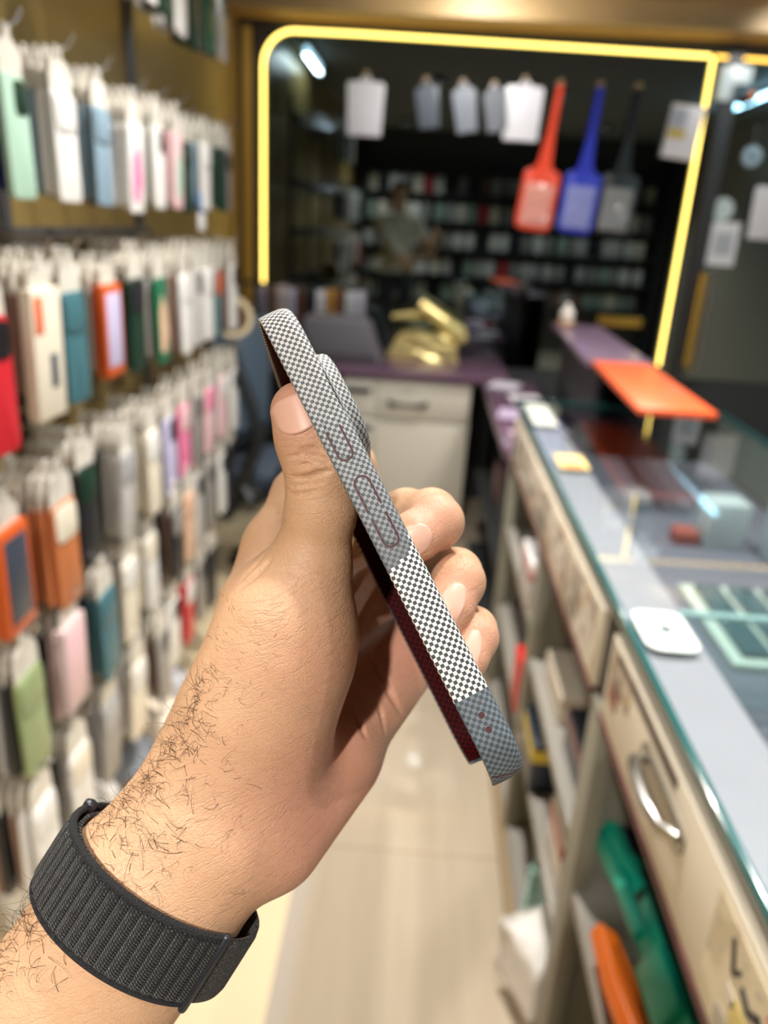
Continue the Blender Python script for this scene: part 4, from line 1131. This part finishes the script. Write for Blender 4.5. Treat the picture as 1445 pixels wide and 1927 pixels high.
bag(X0 + .09, .62, .16, .2, .12, .2, WRAP, 'white plastic bag on the bottom shelf under the toy blaster', 12).location.z = .049
boxthing('red_box', 'bright red box standing against the far end of the counter shelf', 'box', X0 - .0, X0 + .07, 1.58, 1.66, .319, .46, cmat((206, 22, 20)))
# ---- phones and packs inside the glass case
tr = empty('display_tray', (.66, 1.16, .80), label='white tray of dark glass phone panels inside the counter', cat='tray')
MB().box(-.16, .16, -.13, .15, 0, .012, .003).build('tray_base', cmat((214, 216, 206)), tr)
for i in range(5):
    MB().box(-.14 + i * .06, -.095 + i * .06, -.11, .13, .012, .022, .002).build('glass_panel', plain('smoked_panel_%d' % i, srgb(74, 98, 104), .12, coat=.5), tr)
boxthing('accessory_box', 'small white boxed accessory inside the glass counter beyond the tray', 'box', .62, .70, 1.52, 1.60, .80, .90, cmat((206, 214, 216)), None, 'boxed accessories in the glass counter')
boxthing('accessory_box', 'taller pale boxed accessory inside the glass counter by the back panel', 'box', .73, .79, 1.44, 1.52, .80, .92, cmat((192, 202, 206)), None, 'boxed accessories in the glass counter')
boxthing('accessory_box', 'low grey boxed accessory inside the glass counter near its far corner', 'box', .50, .56, 1.72, 1.80, .80, .84, cmat((150, 160, 166)), None, 'boxed accessories in the glass counter')
boxthing('accessory_box', 'red boxed accessory lying inside the glass counter', 'box', .56, .61, 1.53, 1.58, .80, .83, cmat((176, 96, 84)), None, 'boxed accessories in the glass counter')
# papers under / on the glass
t = empty('paper_card', (.322, .855, ZT + .0005), label='white rounded card with a dark mark lying on the counter border', cat='card')
MB().prism(rrect(-.032, .032, -.05, .05, .018, 5), 0, .0012, 'Z').build('card', cmat((226, 236, 230)), t); MB().prism(rrect(-.006, .01, -.008, .012, .006, 4), .0012, .0016, 'Z').build('mark', cmat((70, 84, 84)), t)
t = empty('paper_card', (.332, 1.585, ZT + .0005), label='yellow price card lying on the counter border', cat='card')
MB().box(-.03, .03, -.05, .05, 0, .0012).build('card', cmat((232, 204, 130)), t); MB().box(-.02, .02, -.044, -.02, .0012, .0016).build('print', cmat((206, 120, 80)), t)
t = empty('paper_card', (.325, 2.02, ZT + .0005), label='pale printed card at the far end of the counter border', cat='card')
MB().box(-.03, .03, -.12, .12, 0, .0012).build('card', cmat((206, 208, 196)), t)
# ---- raised shelf behind the counter
rsd = empty('raised_counter', (.60, 2.40, 0), R_(-2.2), 'raised purple counter top with an orange end, behind the glass counter', 'counter')
MB().box(-.10, .10, -.04, .95, 1.03, 1.05, .003).build('top_board', plain('purple_laminate', srgb(112, 92, 112), .3, coat=.3, vary=.1, bscale=10), rsd)
MB().box(-.085, .085, -.70, -.04, 1.036, 1.051, .002).build('orange_board', plain('orange_laminate', srgb(236, 98, 52), .35, vary=.05, bscale=20), rsd)
MB().box(-.05, -.03, .02, .9, .0, 1.03).build('side_panel', DARKW, rsd)
MB().box(.06, .08, -.15, .9, .0, 1.03).build('side_panel', DARKW, rsd)
# ================================================================== back of the shop
PURP = plain('purple_desk', srgb(104, 78, 98), .25, coat=.35, vary=.12, bscale=12)
DRW = plain('white_drawer', srgb(226, 220, 206), .4); BLKH = plain('black_handle', srgb(38, 42, 48), .35)
dk = empty('back_desk', (-.05, 3.75, 0), label='purple topped desk with cream drawers in front of the mirror wall', cat='desk')
MB().box(-.85, .45, -.345, .27, .755, .785, .004).build('desk_top', PURP, dk)
MB().box(-.30, .285, -.30, .25, .02, .755).build('carcass', DRW, dk)
d = MB().box(-.295, -.145, -.33, -.30, .575, .745, .003).build('drawer', DRW, dk); MB().box(-.285, -.165, -.342, -.33, .685, .708, .004).build('handle', BLKH, d)
d = MB().box(-.295, -.145, -.33, -.30, .40, .565, .003).build('drawer', DRW, dk); MB().box(-.285, -.155, -.342, -.33, .515, .540, .004).build('handle', BLKH, d)
d = MB().box(-.14, .28, -.33, -.30, .575, .745, .003).build('drawer', DRW, dk)
hb = MB(); hb.tube([(-.085, -.335, .655), (-.075, -.345, .645), (-.03, -.348, .645), (.03, -.348, .645), (.075, -.345, .645), (.085, -.335, .655)], [.012, .010, .005, .005, .010, .012], 10); hb.build('handle', BLKH, d)
lk = MB(); lk.lathe([(.010, -.334), (.010, -.330)], (.0, 0, .71), 16, 'Y'); lk.build('lock', METAL, d)
MB().box(-.14, .28, -.33, -.30, .05, .565, .003).build('door', DRW, dk)
MB().box(-.295, -.145, -.33, -.30, .05, .39, .003).build('door', DRW, dk)
MB().box(-.85, -.83, -.30, .25, 0, .755).build('side_panel', DARKW, dk); MB().box(.43, .45, -.30, .25, 0, .755).build('side_panel', DARKW, dk)
# side desk that joins it and runs towards the glass counter
sd = empty('side_desk', (.40, 2.82, 0), label='purple side desk in a dark corner strewn with papers, beyond the glass counter', cat='desk')
MB().box(-.13, .12, -.58, .56, .755, .785, .004).build('desk_top', PURP, sd)
MB().box(-.12, .11, -.56, .56, .0, .02).box(.095, .11, -.56, .56, .02, .755).box(-.12, .095, -.57, -.555, .02, .755).build('carcass', DARKW, sd)
MB().box(-.115, .095, -.55, .55, .36, .38).build('shelf', DARKW, sd)
rp = random.Random(3)
for i, (x, y, c, nm) in enumerate(((.36, 3.28, (206, 200, 214), 'lilac paper at the far end of the side desk'), (.42, 3.02, (214, 208, 214), 'white paper in the middle of the side desk'), (.35, 2.74, (196, 176, 206), 'pale violet paper near the edge of the side desk'), (.44, 2.56, (222, 220, 222), 'white paper at the near end of the side desk'), (.37, 2.42, (216, 190, 206), 'pink tinted paper at the near edge of the side desk'))):
    o = MB().box(-.06, .06, -.08, .08, 0, .0015).build('paper_sheet', cmat(c)); o.location = (x, y, .7855); o.rotation_euler = (0, 0, rp.uniform(-.6, .6)); tag(o, nm, 'paper', 'papers on the side desk')
boxthing('small_carton', 'small red carton on the side desk beside the papers', 'box', .40, .45, 2.72, 2.77, .7875, .82, cmat((214, 96, 96)))
boxthing('small_carton', 'small white carton on the side desk beside the red one', 'box', .46, .50, 2.70, 2.76, .7875, .84, cmat((222, 214, 200)))
boxthing('small_carton', 'grey carton on the lower shelf of the side desk', 'box', .33, .46, 2.55, 2.75, .3805, .5, cmat((118, 108, 106)))
boxthing('small_carton', 'dull pink carton standing in the open side desk', 'box', .33, .44, 2.9, 3.05, .3805, .52, cmat((136, 96, 104)))
# grey padded bag on the desk
t = empty('laptop_bag', (-.385, 3.735, .785), label='grey padded bag lying on the back desk beside the row of boxed cases', cat='bag')
MB().prism([(-.19, 0), (.19, 0), (.13, .17), (.08, .19), (-.17, .19)], -.14, .16, 'Y', .02).build('body', plain('grey_fabric', srgb(112, 110, 116), .8, bump=.3, bscale=80), t)
MB().box(-.16, .17, -.148, -.138, .028, .036).build('zip', cmat((70, 68, 74)), t)
# upright boxed cases along the wall above the desk
led_ = empty('wall_shelf', (-.56, 3.96, .87), label='thin dark ledge on the mirror wall holding a row of boxed cases', cat='shelf')
MB().box(-.27, .29, -.06, .05, -.015, 0, .002).build('board', DARKW, led_)
cols_ = [(150, 142, 160), (110, 84, 70), (206, 190, 182), (200, 196, 214), (92, 62, 50), (24, 28, 34), (226, 226, 232), (188, 138, 58), (110, 70, 44), (206, 214, 214), (196, 190, 204)]
nms = ['grey violet', 'brown', 'pinkish beige', 'lavender', 'dark brown', 'black', 'white', 'mustard', 'chestnut brown', 'pale silver', 'lilac grey']
for i, (c, nm) in enumerate(zip(cols_, nms)):
    x = -.815 + i * .049
    t = empty('boxed_case', (x, 3.955, .8705), label='%s boxed phone case standing in the row on the wall ledge' % nm, cat='boxed case', group='boxed cases on the wall ledge')
    MB().box(-.0215, .0215, -.045, .045, 0, .205 + (i % 3) * .006, .002).build('box', cmat(c), t); MB().box(-.014, .014, -.0462, -.0448, .03, .17).build('front_print', cmat(tuple(int(v * .82) for v in c)), t)
# gold bag, gold box
GOLDP = plain('gold_foil', srgb(238, 220, 150), .25, metal=.45, bump=.6, bscale=25)
t = empty('gold_bag', (.0, 3.86, .785), label='crumpled gold foil gift bag on the back desk', cat='bag')
bm_ = bmesh.new(); bmesh.ops.create_cube(bm_, size=1.0); bmesh.ops.subdivide_edges(bm_, edges=bm_.edges[:], cuts=5, use_grid_fill=True); r2 = random.Random(9)
for v in bm_.verts:
    p = v.co; v.co = Vector((p.x * .34 * (1 - .25 * (p.z + .5)) + r2.uniform(-.014, .014) + .02 * (p.z + .5), p.y * .12 + r2.uniform(-.01, .01), (p.z + .5) * .12 + r2.uniform(-.008, .008) * (p.z > -.4)))
me_ = bpy.data.meshes.new('foil'); bm_.to_mesh(me_); bm_.free(); me_.materials.append(GOLDP); link(bpy.data.objects.new('foil', me_), t)
t2 = empty('gold_ribbon', (.10, 3.88, .945), label='tilted gold foil roll leaning above the gold bag', cat='ribbon')
MB().tube([(-.13, 0, .10), (-.02, 0, .03), (.07, 0, -.035), (.10, 0, -.07)], [.028, .036, .05, .03], 12).build('roll', GOLDP, t2)
MB().tube([(-.26, .01, .03), (-.17, .01, .045), (-.10, .01, .05)], [.012, .018, .016], 10).build('tail', GOLDP, t2)
# mirror-wall hooks and what hangs on them
def whook(x, z, label):
    t = empty('wall_hook', (x, YB - .009, z), label=label, cat='hook', group='small hooks along the mirror wall')
    MB().tube([(0, 0, 0), (0, -.03, 0), (0, -.038, .008)], .004, 8).build('peg', STEEL, t); MB().lathe([(.016, -.004), (.016, .0)], n=16, axis='Y').build('sucker', plain('clear_sucker', srgb(150, 130, 110), .3), t)
PCH_ = plain('white_pouch', srgb(226, 226, 232), .35); PCHG = plain('grey_pouch', srgb(112, 120, 130), .4)
def pouch(x, zt, mat, w_, h_, label, lean=0.0):
    whook(x, zt + .012, 'small hook on the mirror holding the ' + label.split(' hanging')[0].replace('phone pouch', 'pouch') + (' beside the red strap' if x > .3 else ' at far left' if x < -.3 else ''))
    t = empty('hanging_pouch', (x, YB - .035, zt), label=label, cat='pouch', group='flat pouches hanging along the top of the mirror'); t.rotation_euler = (0, R_(lean), 0)
    MB().prism([(-w_ / 2, -.03), (-w_ / 2 + .012, -.018), (-.03, -.02), (-.02, .0), (.02, .0), (.03, -.02), (w_ / 2 - .012, -.018), (w_ / 2, -.03), (w_ / 2 - .008, -h_), (-w_ / 2 + .008, -h_)], -.006, .006, 'Y', .002).build('pouch', mat, t)
    MB().prism(rrect(-.012, .012, -.016, -.006, .004, 3), -.0068, .0068, 'Y').build('hang_hole', DARKHOLE, t)
pouch(-.347, 2.03, PCH_, .175, .245, 'white phone pouch hanging first from the left on the mirror')
pouch(-.07, 2.02, plain('grey_pouch_dim', srgb(86, 94, 104), .4), .11, .19, 'dim grey phone pouch hanging second from the left on the mirror', -9)
pouch(.10, 2.02, plain('grey_pouch_pale', srgb(136, 142, 152), .4), .11, .20, 'pale grey phone pouch hanging third from the left on the mirror', -11)
pouch(.245, 2.02, plain('grey_pouch_shiny', srgb(126, 130, 138), .2, coat=.5), .11, .19, 'shiny grey phone pouch hanging fourth from the left on the mirror', -10)
pouch(.385, 2.045, PCH_, .175, .245, 'white phone pouch hanging beside the red strap on the mirror')
def drypouch(x, c, label, lean=0.0, zt=2.04):
    m1 = plain('strap_%s' % label.split()[0], srgb(*c), .4); m2 = plain('pouch_clear_%s' % label.split()[0], srgb(*[int(v * .45 + 118) for v in c]), .10, coat=1.0, bump=1.0, bscale=24)
    whook(x, zt + .008, 'small hook on the mirror holding the %s strapped pouch' % label.split()[0])
    t = empty('waterproof_pouch', (x, YB - .035, zt), label=label, cat='pouch', group='waterproof phone pouches on straps'); t.rotation_euler = (0, R_(lean), 0)
    MB().prism([(-.013, 0), (.013, 0), (.018, -.20), (.030, -.33), (.070, -.39), (-.070, -.39), (-.030, -.33), (-.018, -.20)], -.005, .005, 'Y', .002).build('strap', m1, t)
    MB().prism(rrect(-.086, .086, -.63, -.36, .03, 5), -.010, .006, 'Y', .004).build('pouch', m1, t)
    rw = random.Random(len(label)); nx, nz = 7, 9; V = []; F = []      # crinkled clear film over the phone pocket
    for i_ in range(nx):
        for j_ in range(nz):
            e_ = 0 < i_ < nx - 1 and 0 < j_ < nz - 1
            V.append((-.068 + .136 * i_ / (nx - 1) + (rw.uniform(-.006, .006) if e_ else 0), -.0105 - (rw.uniform(.0, .010) if e_ else 0), -.61 + .19 * j_ / (nz - 1) + (rw.uniform(-.006, .006) if e_ else 0)))
    for i_ in range(nx - 1):
        for j_ in range(nz - 1):
            a = i_ * nz + j_; F += [(a, a + nz, a + nz + 1), (a, a + nz + 1, a + 1)]
    mesh_obj('clear_window', V, F, m2, t)
drypouch(.546, (222, 70, 40), 'red strapped waterproof pouch hanging on the mirror', 5.5)
drypouch(.728, (36, 52, 176), 'blue strapped waterproof pouch hanging on the mirror', 3.5)
drypouch(.901, (24, 30, 34), 'black strapped waterproof pouch hanging on the mirror', 3)
t = empty('hanging_box', (1.14, YB - .03, 1.985), label='white boxed cable with a yellow band, hanging beside the right led strip', cat='box'); t.rotation_euler = (0, R_(5), 0)
MB().box(-.075, .075, -.012, .012, -.225, 0, .004).build('box', PCH_, t); MB().box(-.07, .01, -.0135, -.011, -.14, -.105).build('yellow_band', cmat((206, 180, 60)), t); MB().box(-.07, .0, -.0135, -.011, -.10, -.02).build('photo_print', cmat((170, 178, 190)), t)
# right hand glass panel: bracket, stickers, handle, pouch
t = empty('glass_bracket', (1.30, YB - .035, 2.12), label='pale L shaped bracket at the top of the right glass panel', cat='bracket')
MB().prism([(-.05, .03), (.09, .03), (.09, -.04), (.012, -.04), (.012, -.11), (-.05, -.11)], -.012, .005, 'Y', .003).build('plate', plain('pale_blue_metal', srgb(214, 232, 238), .3), t)
t = empty('round_sticker', (1.385, YB - .012, 1.555), label='round pale sticker on the right glass panel', cat='sticker'); MB().lathe([(.052, -.002), (.052, .002)], n=28, axis='Y').build('disc', cmat((196, 214, 214)), t)
t = empty('paper_label', (1.415, YB - .013, 1.40), label='white paper label with grey print below the round sticker', cat='label'); MB().box(-.07, .07, -.002, .002, -.1, .1).build('paper', PCH_, t); MB().box(-.04, .045, -.003, -.0019, -.05, .05).build('print', cmat((176, 182, 190)), t)
t = empty('hanging_pouch', (1.60, YB - .035, 1.68), label='white pouch hanging on the right glass panel', cat='pouch'); MB().prism([(-.09, -.03), (-.08, -.015), (.08, -.015), (.09, -.03), (.085, -.25), (-.085, -.25)], -.006, .006, 'Y', .002).build('pouch', PCH_, t); MB().prism(rrect(-.012, .012, -.014, .006, .004, 3), -.005, .005, 'Y').build('hang_tab', cmat((170, 140, 120)), t)
t = empty('hand_spinner', (1.47, YB - .0143, 1.79), label='small silver disc toy hanging on the right glass panel', cat='toy'); MB().lathe([(.045, -.006), (.045, .006)], n=24, axis='Y').build('disc', METAL, t); MB().lathe([(.014, -.008), (.014, -.005)], (0, 0, 0), 16, 'Y').build('hub', DARKHOLE, t); MB().tube([(0, 0, .05), (0, 0, .13)], .004, 6).build('string', METAL, t)
t = empty('wall_light_cap', (1.40, YB - .03, 2.03), label='small copper knob on the dark post right of the led frame', cat='knob'); MB().lathe([(.012, .0), (.026, -.012), (.026, -.03), (.01, -.04)], n=16, axis='Y').build('knob', plain('copper', srgb(170, 110, 76), .3, metal=.9), t)
t = empty('door_handle', (1.36, YB - .06, .80), label='tall vertical gold and steel pull handle on the glass door', cat='door handle')
MB().tube([(-.016, 0, 0), (-.016, 0, .46)], .017, 14).build('gold_bar', plain('gold_bar', srgb(226, 196, 116), .2, metal=.9), t); MB().tube([(.022, 0, 0), (.022, 0, .46)], .015, 14).build('steel_bar', METAL, t)
MB().box(-.02, .024, 0, .05, .05, .07).box(-.02, .024, 0, .05, .39, .41).build('mount', METAL, t)
# small things on the raised shelf and a gold plate on the wall
t = empty('ornament', (.58, 3.26, 1.0505), R_(0), 'small white and tan ornament at the far end of the raised shelf', 'ornament'); MB().lathe([(.03, 0), (.035, .01), (.026, .03), (.03, .05), (.012, .075), (.008, .09)], n=20).build('figure', cmat((222, 214, 204)), t); MB().lathe([(.034, .0), (.037, .012), (.03, .022)], n=20).build('base', cmat((170, 130, 90)), t)
t = empty('brass_plate', (.985, YB - .0121, 1.005), label='long brass plate low on the mirror wall behind the raised shelf', cat='plate'); MB().box(-.11, .11, -.004, .004, -.022, .022, .002).build('plate', plain('brass', srgb(190, 154, 70), .3, metal=.8), t)
# office chair
CH = plain('chair_black', srgb(26, 30, 34), .42); MESHB = plain('blue_grey_mesh', srgb(86, 104, 122), .7, bump=.4, bscale=300)
t = empty('office_chair', (-.47, 2.86, 0), R_(70), 'black office chair with a blue grey mesh back beside the far end of the rack', 'chair')
MB().prism(rrect(-.22, .22, -.22, .22, .07, 5), .45, .51, 'Z', .018).build('seat', plain('chair_seat', srgb(66, 76, 90), .8), t)
fr = MB(); fr.tube([(-.2, .22, .60), (-.2, .26, 1.02), (-.16, .27, 1.06), (.16, .27, 1.06), (.2, .26, 1.02), (.2, .22, .60), (.16, .215, .575), (-.16, .215, .575)], .014, 8, closed=True); fr.build('back_frame', CH, t)
MB().box(-.19, .19, .225, .237, .60, 1.04, .004).build('backrest', MESHB, t)
MB().tube([(0, .19, .46), (0, .26, .50), (0, .26, .64)], .022, 8).build('back_stem', CH, t)
ARMP = [(0.119, 0.995), (0.081, 0.89), (0.028, 0.765), (-0.0, 0.653), (0.049, 0.545), (0.073, 0.47), (0.018, 0.418), (-0.06, 0.474), (-0.103, 0.572)]
for s_ in (-1, 1):
    MB().tube([(s_ * .25, y_, z_) for y_, z_ in ARMP], [.018, .022, .024, .026, .026, .026, .026, .024, .02], 10).build('armrest', CH, t)
MB().tube([(0, 0, .10), (0, 0, .45)], .025, 10).build('gas_column', CH, t)
for k in range(5):
    a = 2 * PI * k / 5 + .3; lg = MB().tube([(0, 0, .12), (.14 * math.cos(a), .14 * math.sin(a), .10), (.28 * math.cos(a), .28 * math.sin(a), .075)], [.025, .02, .014], 8).build('leg', CH, t)
    MB().lathe([(.024, -.016), (.028, 0), (.024, .016)], (.28 * math.cos(a), .28 * math.sin(a), .029), 14, 'Y').build('caster', CH, lg)
# ================================================================== the photographer behind the lens (seen in the mirror), one body with the hand
def wmm(x, y, z): return (np.array([x, y, z], float) - ORG) * 1000.0
fb = Field((-900, -620, -1420), (420, 330, 520), 11.0)
B = fb.blank() + 20
def bcap(a, b, ra, rb, k=25, flat=None): fb.capsule(B, wmm(*a), wmm(*b), ra, rb, k, flat)
HX, HY = -.33, -.33
yv = np.array([0, 1.0, 0])
bcap((HX, HY, .98), (HX, HY, 1.12), 150, 140, 0, (yv, 1.45)); bcap((HX, HY, 1.12), (HX, HY, 1.36), 140, 165, 40, (yv, 1.45))
bcap((HX - .15, HY, 1.44), (HX + .15, HY, 1.44), 62, 62, 60); bcap((HX, HY, 1.46), (HX, HY + .01, 1.60), 58, 52, 30)
bcap((HX, HY + .005, 1.67), (HX, HY - .01, 1.74), 78, 92, 30, (np.array([1.0, 0, 0]), 1.18))
bcap((HX, HY + .035, 1.635), (HX, HY + .05, 1.70), 48, 60, 30)
bcap((HX, HY + .10, 1.70), (HX, HY + .118, 1.675), 10, 15, 12)          # nose
for s_ in (-1, 1):
    bcap((HX + s_ * .082, HY - .005, 1.70), (HX + s_ * .085, HY - .012, 1.725), 14, 18, 8)   # ears
    bcap((HX + s_ * .10, HY, .95), (HX + s_ * .11, HY + .01, .50), 92, 62, 30); bcap((HX + s_ * .11, HY + .01, .50), (HX + s_ * .12, HY - .02, .09), 60, 40, 20)
    bcap((HX + s_ * .12, HY - .03, .05), (HX + s_ * .125, HY + .15, .035), 42, 34, 15)
SHL, SHR = (HX - .20, HY, 1.42), (HX + .20, HY, 1.42)
arm0 = cam_to_world(ARM0); armd = _n(cam_to_world(ARM0) - cam_to_world(ARM1))
elbL = arm0 + armd * .15
bcap(SHL, tuple(elbL), 60, 44, 25); bcap(tuple(elbL), tuple(arm0 + armd * .0), 44, 27, 15)
elbR = (HX + .34, HY + .08, 1.13); wrR = tuple(cam_to_world([78, 95, -28]))
bcap(SHR, elbR, 58, 44, 25); bcap(elbR, wrR, 42, 26, 15)
palmR = tuple(cam_to_world([52, 62, -30])); bcap(wrR, palmR, 26, 28, 12)
for i in range(4):
    a = tuple(cam_to_world([40, 48 + i * 22, -28])); b = tuple(cam_to_world([26, 46 + i * 22, -8])); c_ = tuple(cam_to_world([8, 44 + i * 22, 3]))
    bcap(palmR, a, 16, 10, 6); bcap(a, b, 10, 9.5, 3); bcap(b, c_, 9.5, 8, 3)
thm = tuple(cam_to_world([30, 18, -30])); bcap(palmR, thm, 15, 10, 6); bcap(thm, tuple(cam_to_world([4, 10, -24])), 10, 8, 3)
Vb, Qb = surface_nets(B, fb.lo, fb.h); Vb = smooth_mesh(Vb, Qb, 2)
Vw = Vb / 1000.0 + ORG
# join to the hand: one mesh
bmj = bmesh.new(); bmj.from_mesh(me); layer = bmj.verts.layers.float.get('pink')
old_open = [e for e in bmj.edges if len(e.link_faces) == 1]
vs = [bmj.verts.new(tuple(v)) for v in Vw]
# open the body's forearm where it meets the hand's forearm, then bridge the two rims
cutd = (Vw - arm0) @ armd; cutr = np.linalg.norm(Vw - arm0 - cutd[:, None] * armd, axis=1)
gone = (cutd < .02) & (cutd > -.12) & (cutr < .07)
nb = []
for q in Qb:
    if gone[q].any(): continue
    f = bmj.faces.new([vs[i] for i in q]); f.smooth = True; nb.append(f)
bmj.verts.ensure_lookup_table()
bmesh.ops.delete(bmj, geom=[v for v in bmj.verts if not v.link_faces], context='VERTS')
new_open = [e for e in bmj.edges if len(e.link_faces) == 1 and e not in set(old_open)]
r_ = bmesh.ops.bridge_loops(bmj, edges=[e for e in old_open if e.is_valid] + new_open)
for f in r_['faces']: f.smooth = True
bmesh.ops.recalc_face_normals(bmj, faces=bmj.faces); bmj.to_mesh(me); bmj.free()
SHIRTM = plain('pale_shirt', srgb(206, 198, 178), .8); TROUM = plain('dark_trousers', srgb(50, 54, 62), .8); HAIRB = plain('black_hair', srgb(26, 22, 20), .6)
def garment(name, mat, grow, keep):
    G = B - grow
    V2, Q2 = surface_nets(G, fb.lo, fb.h); V2 = smooth_mesh(V2, Q2, 2) / 1000.0 + ORG
    kq = Q2[keep(V2[Q2].mean(1))]; used = np.unique(kq); mp_ = -np.ones(len(V2), int); mp_[used] = np.arange(len(used))
    return mesh_obj(name, V2[used], mp_[kq].tolist(), mat, person, smooth=True)
_eL, _sL = np.array(elbL), np.array(SHL)
def is_shirt(c):
    torso = (c[:, 2] > .93) & (c[:, 2] < 1.53) & (np.abs(c[:, 0] - HX) < .30) & (np.abs(c[:, 1] - HY) < .17)
    def along(a, b):
        a, b = np.array(a), np.array(b); d = b - a; t_ = ((c - a) @ d) / (d @ d); r_ = np.linalg.norm(c - a - np.clip(t_, 0, 1)[:, None] * d, axis=1)
        return (t_ > -.3) & (t_ < .75) & (r_ < .085)
    return (torso | along(SHL, elbL) | along(SHR, elbR))
garment('shirt', SHIRTM, 8.0, is_shirt)
garment('trousers', TROUM, 7.0, lambda c: (c[:, 2] < .97) & (c[:, 2] > .10) & (np.abs(c[:, 0] - HX) < .3))
garment('head_hair', HAIRB, 9.0, lambda c: (c[:, 2] > 1.66) & ((c[:, 1] < HY + .015) | (c[:, 2] > 1.765)) & (np.abs(c[:, 0] - HX) < .2))
person['label'] = 'person whose left hand and hairy forearm hold up the checkered phone case'
# the phone that takes the picture; its rear lens sits at the viewpoint
ph = empty('smartphone', cam_to_world([0, 0, -12]), label='smartphone of the photographer, held up behind the viewpoint', cat='smartphone')
def P_(x, y, z): return np.array(cam_to_world([x, y, z])) - np.array(cam_to_world([0, 0, -12]))
def slab(name, x0, x1, y0, y1, z0, z1, mat, r=10):
    pts = rrect(x0, x1, y0, y1, r, 5); n = len(pts); V = [P_(x, y, z0) for x, y in pts] + [P_(x, y, z1) for x, y in pts]
    F = [tuple(range(n)), tuple(range(2 * n - 1, n - 1, -1))] + [(i, (i + 1) % n, n + (i + 1) % n, n + i) for i in range(n)]
    o = mesh_obj(name, V, F, mat, ph); bx = bmesh.new(); bx.from_mesh(o.data); bmesh.ops.recalc_face_normals(bx, faces=bx.faces); bx.to_mesh(o.data); bx.free(); return o
slab('body', -56, 18, -16, 136, -13, -5, plain('phone_grey', srgb(70, 72, 78), .3)); slab('screen', -54, 16, -14, 134, -13.4, -13, plain('screen_glass', srgb(12, 12, 14), .1), 9)
for (x, y) in ((0, 0), (0, 24), (-21, 12)): slab('camera_lens', x - 8, x + 8, y - 8, y + 8, -5, -3, plain('lens_black', srgb(14, 14, 18), .1, coat=.6), 7.9)
# ---- the shelves that face the mirror
sh = empty('display_shelves', (.95, YF + .02, 0), label='tall shelves of phone cases facing the mirror, seen only as its reflection', cat='shelf')
for k in range(6): MB().box(-1.75, 1.75, 0, .26, .55 + k * .30, .57 + k * .30).build('shelf_board', DARKW, sh)
MB().box(-1.77, -1.75, 0, .26, 0, 2.3).build('side_panel', DARKW, sh); MB().box(1.75, 1.77, 0, .26, 0, 2.3).build('side_panel', DARKW, sh)
proto = None; pal = [WHT, CRM, LGY, LGY, GRY, SIL, WHT, (150, 170, 156), BRN, GRY, CRM, BLK_]; rq = random.Random(21)
for k in range(5):
    for i in range(25):
        x = .95 - 1.68 + i * .135 + rq.uniform(-.02, .02)
        if proto is None: proto = body_mb(MB(), .19, .10, .045, 0).build('shelved_phone_case', [cmat(WHT)]); o = proto
        else: o = proto.copy(); col.objects.link(o)
        o.location = (x, YF + .16, .572 + k * .30 + .19); o.rotation_euler = (0, 0, PI / 2 + rq.uniform(-.15, .15))
        c = (196, 60, 70) if (k, i) in ((4, 5), (1, 12), (3, 10)) else pal[rq.randrange(len(pal))]
        set_mat(o, cmat(c)); tag(o, 'boxed phone case on the shelves facing the mirror, seen only as a dim reflection', 'phone case', 'phone cases on the shelves facing the mirror')
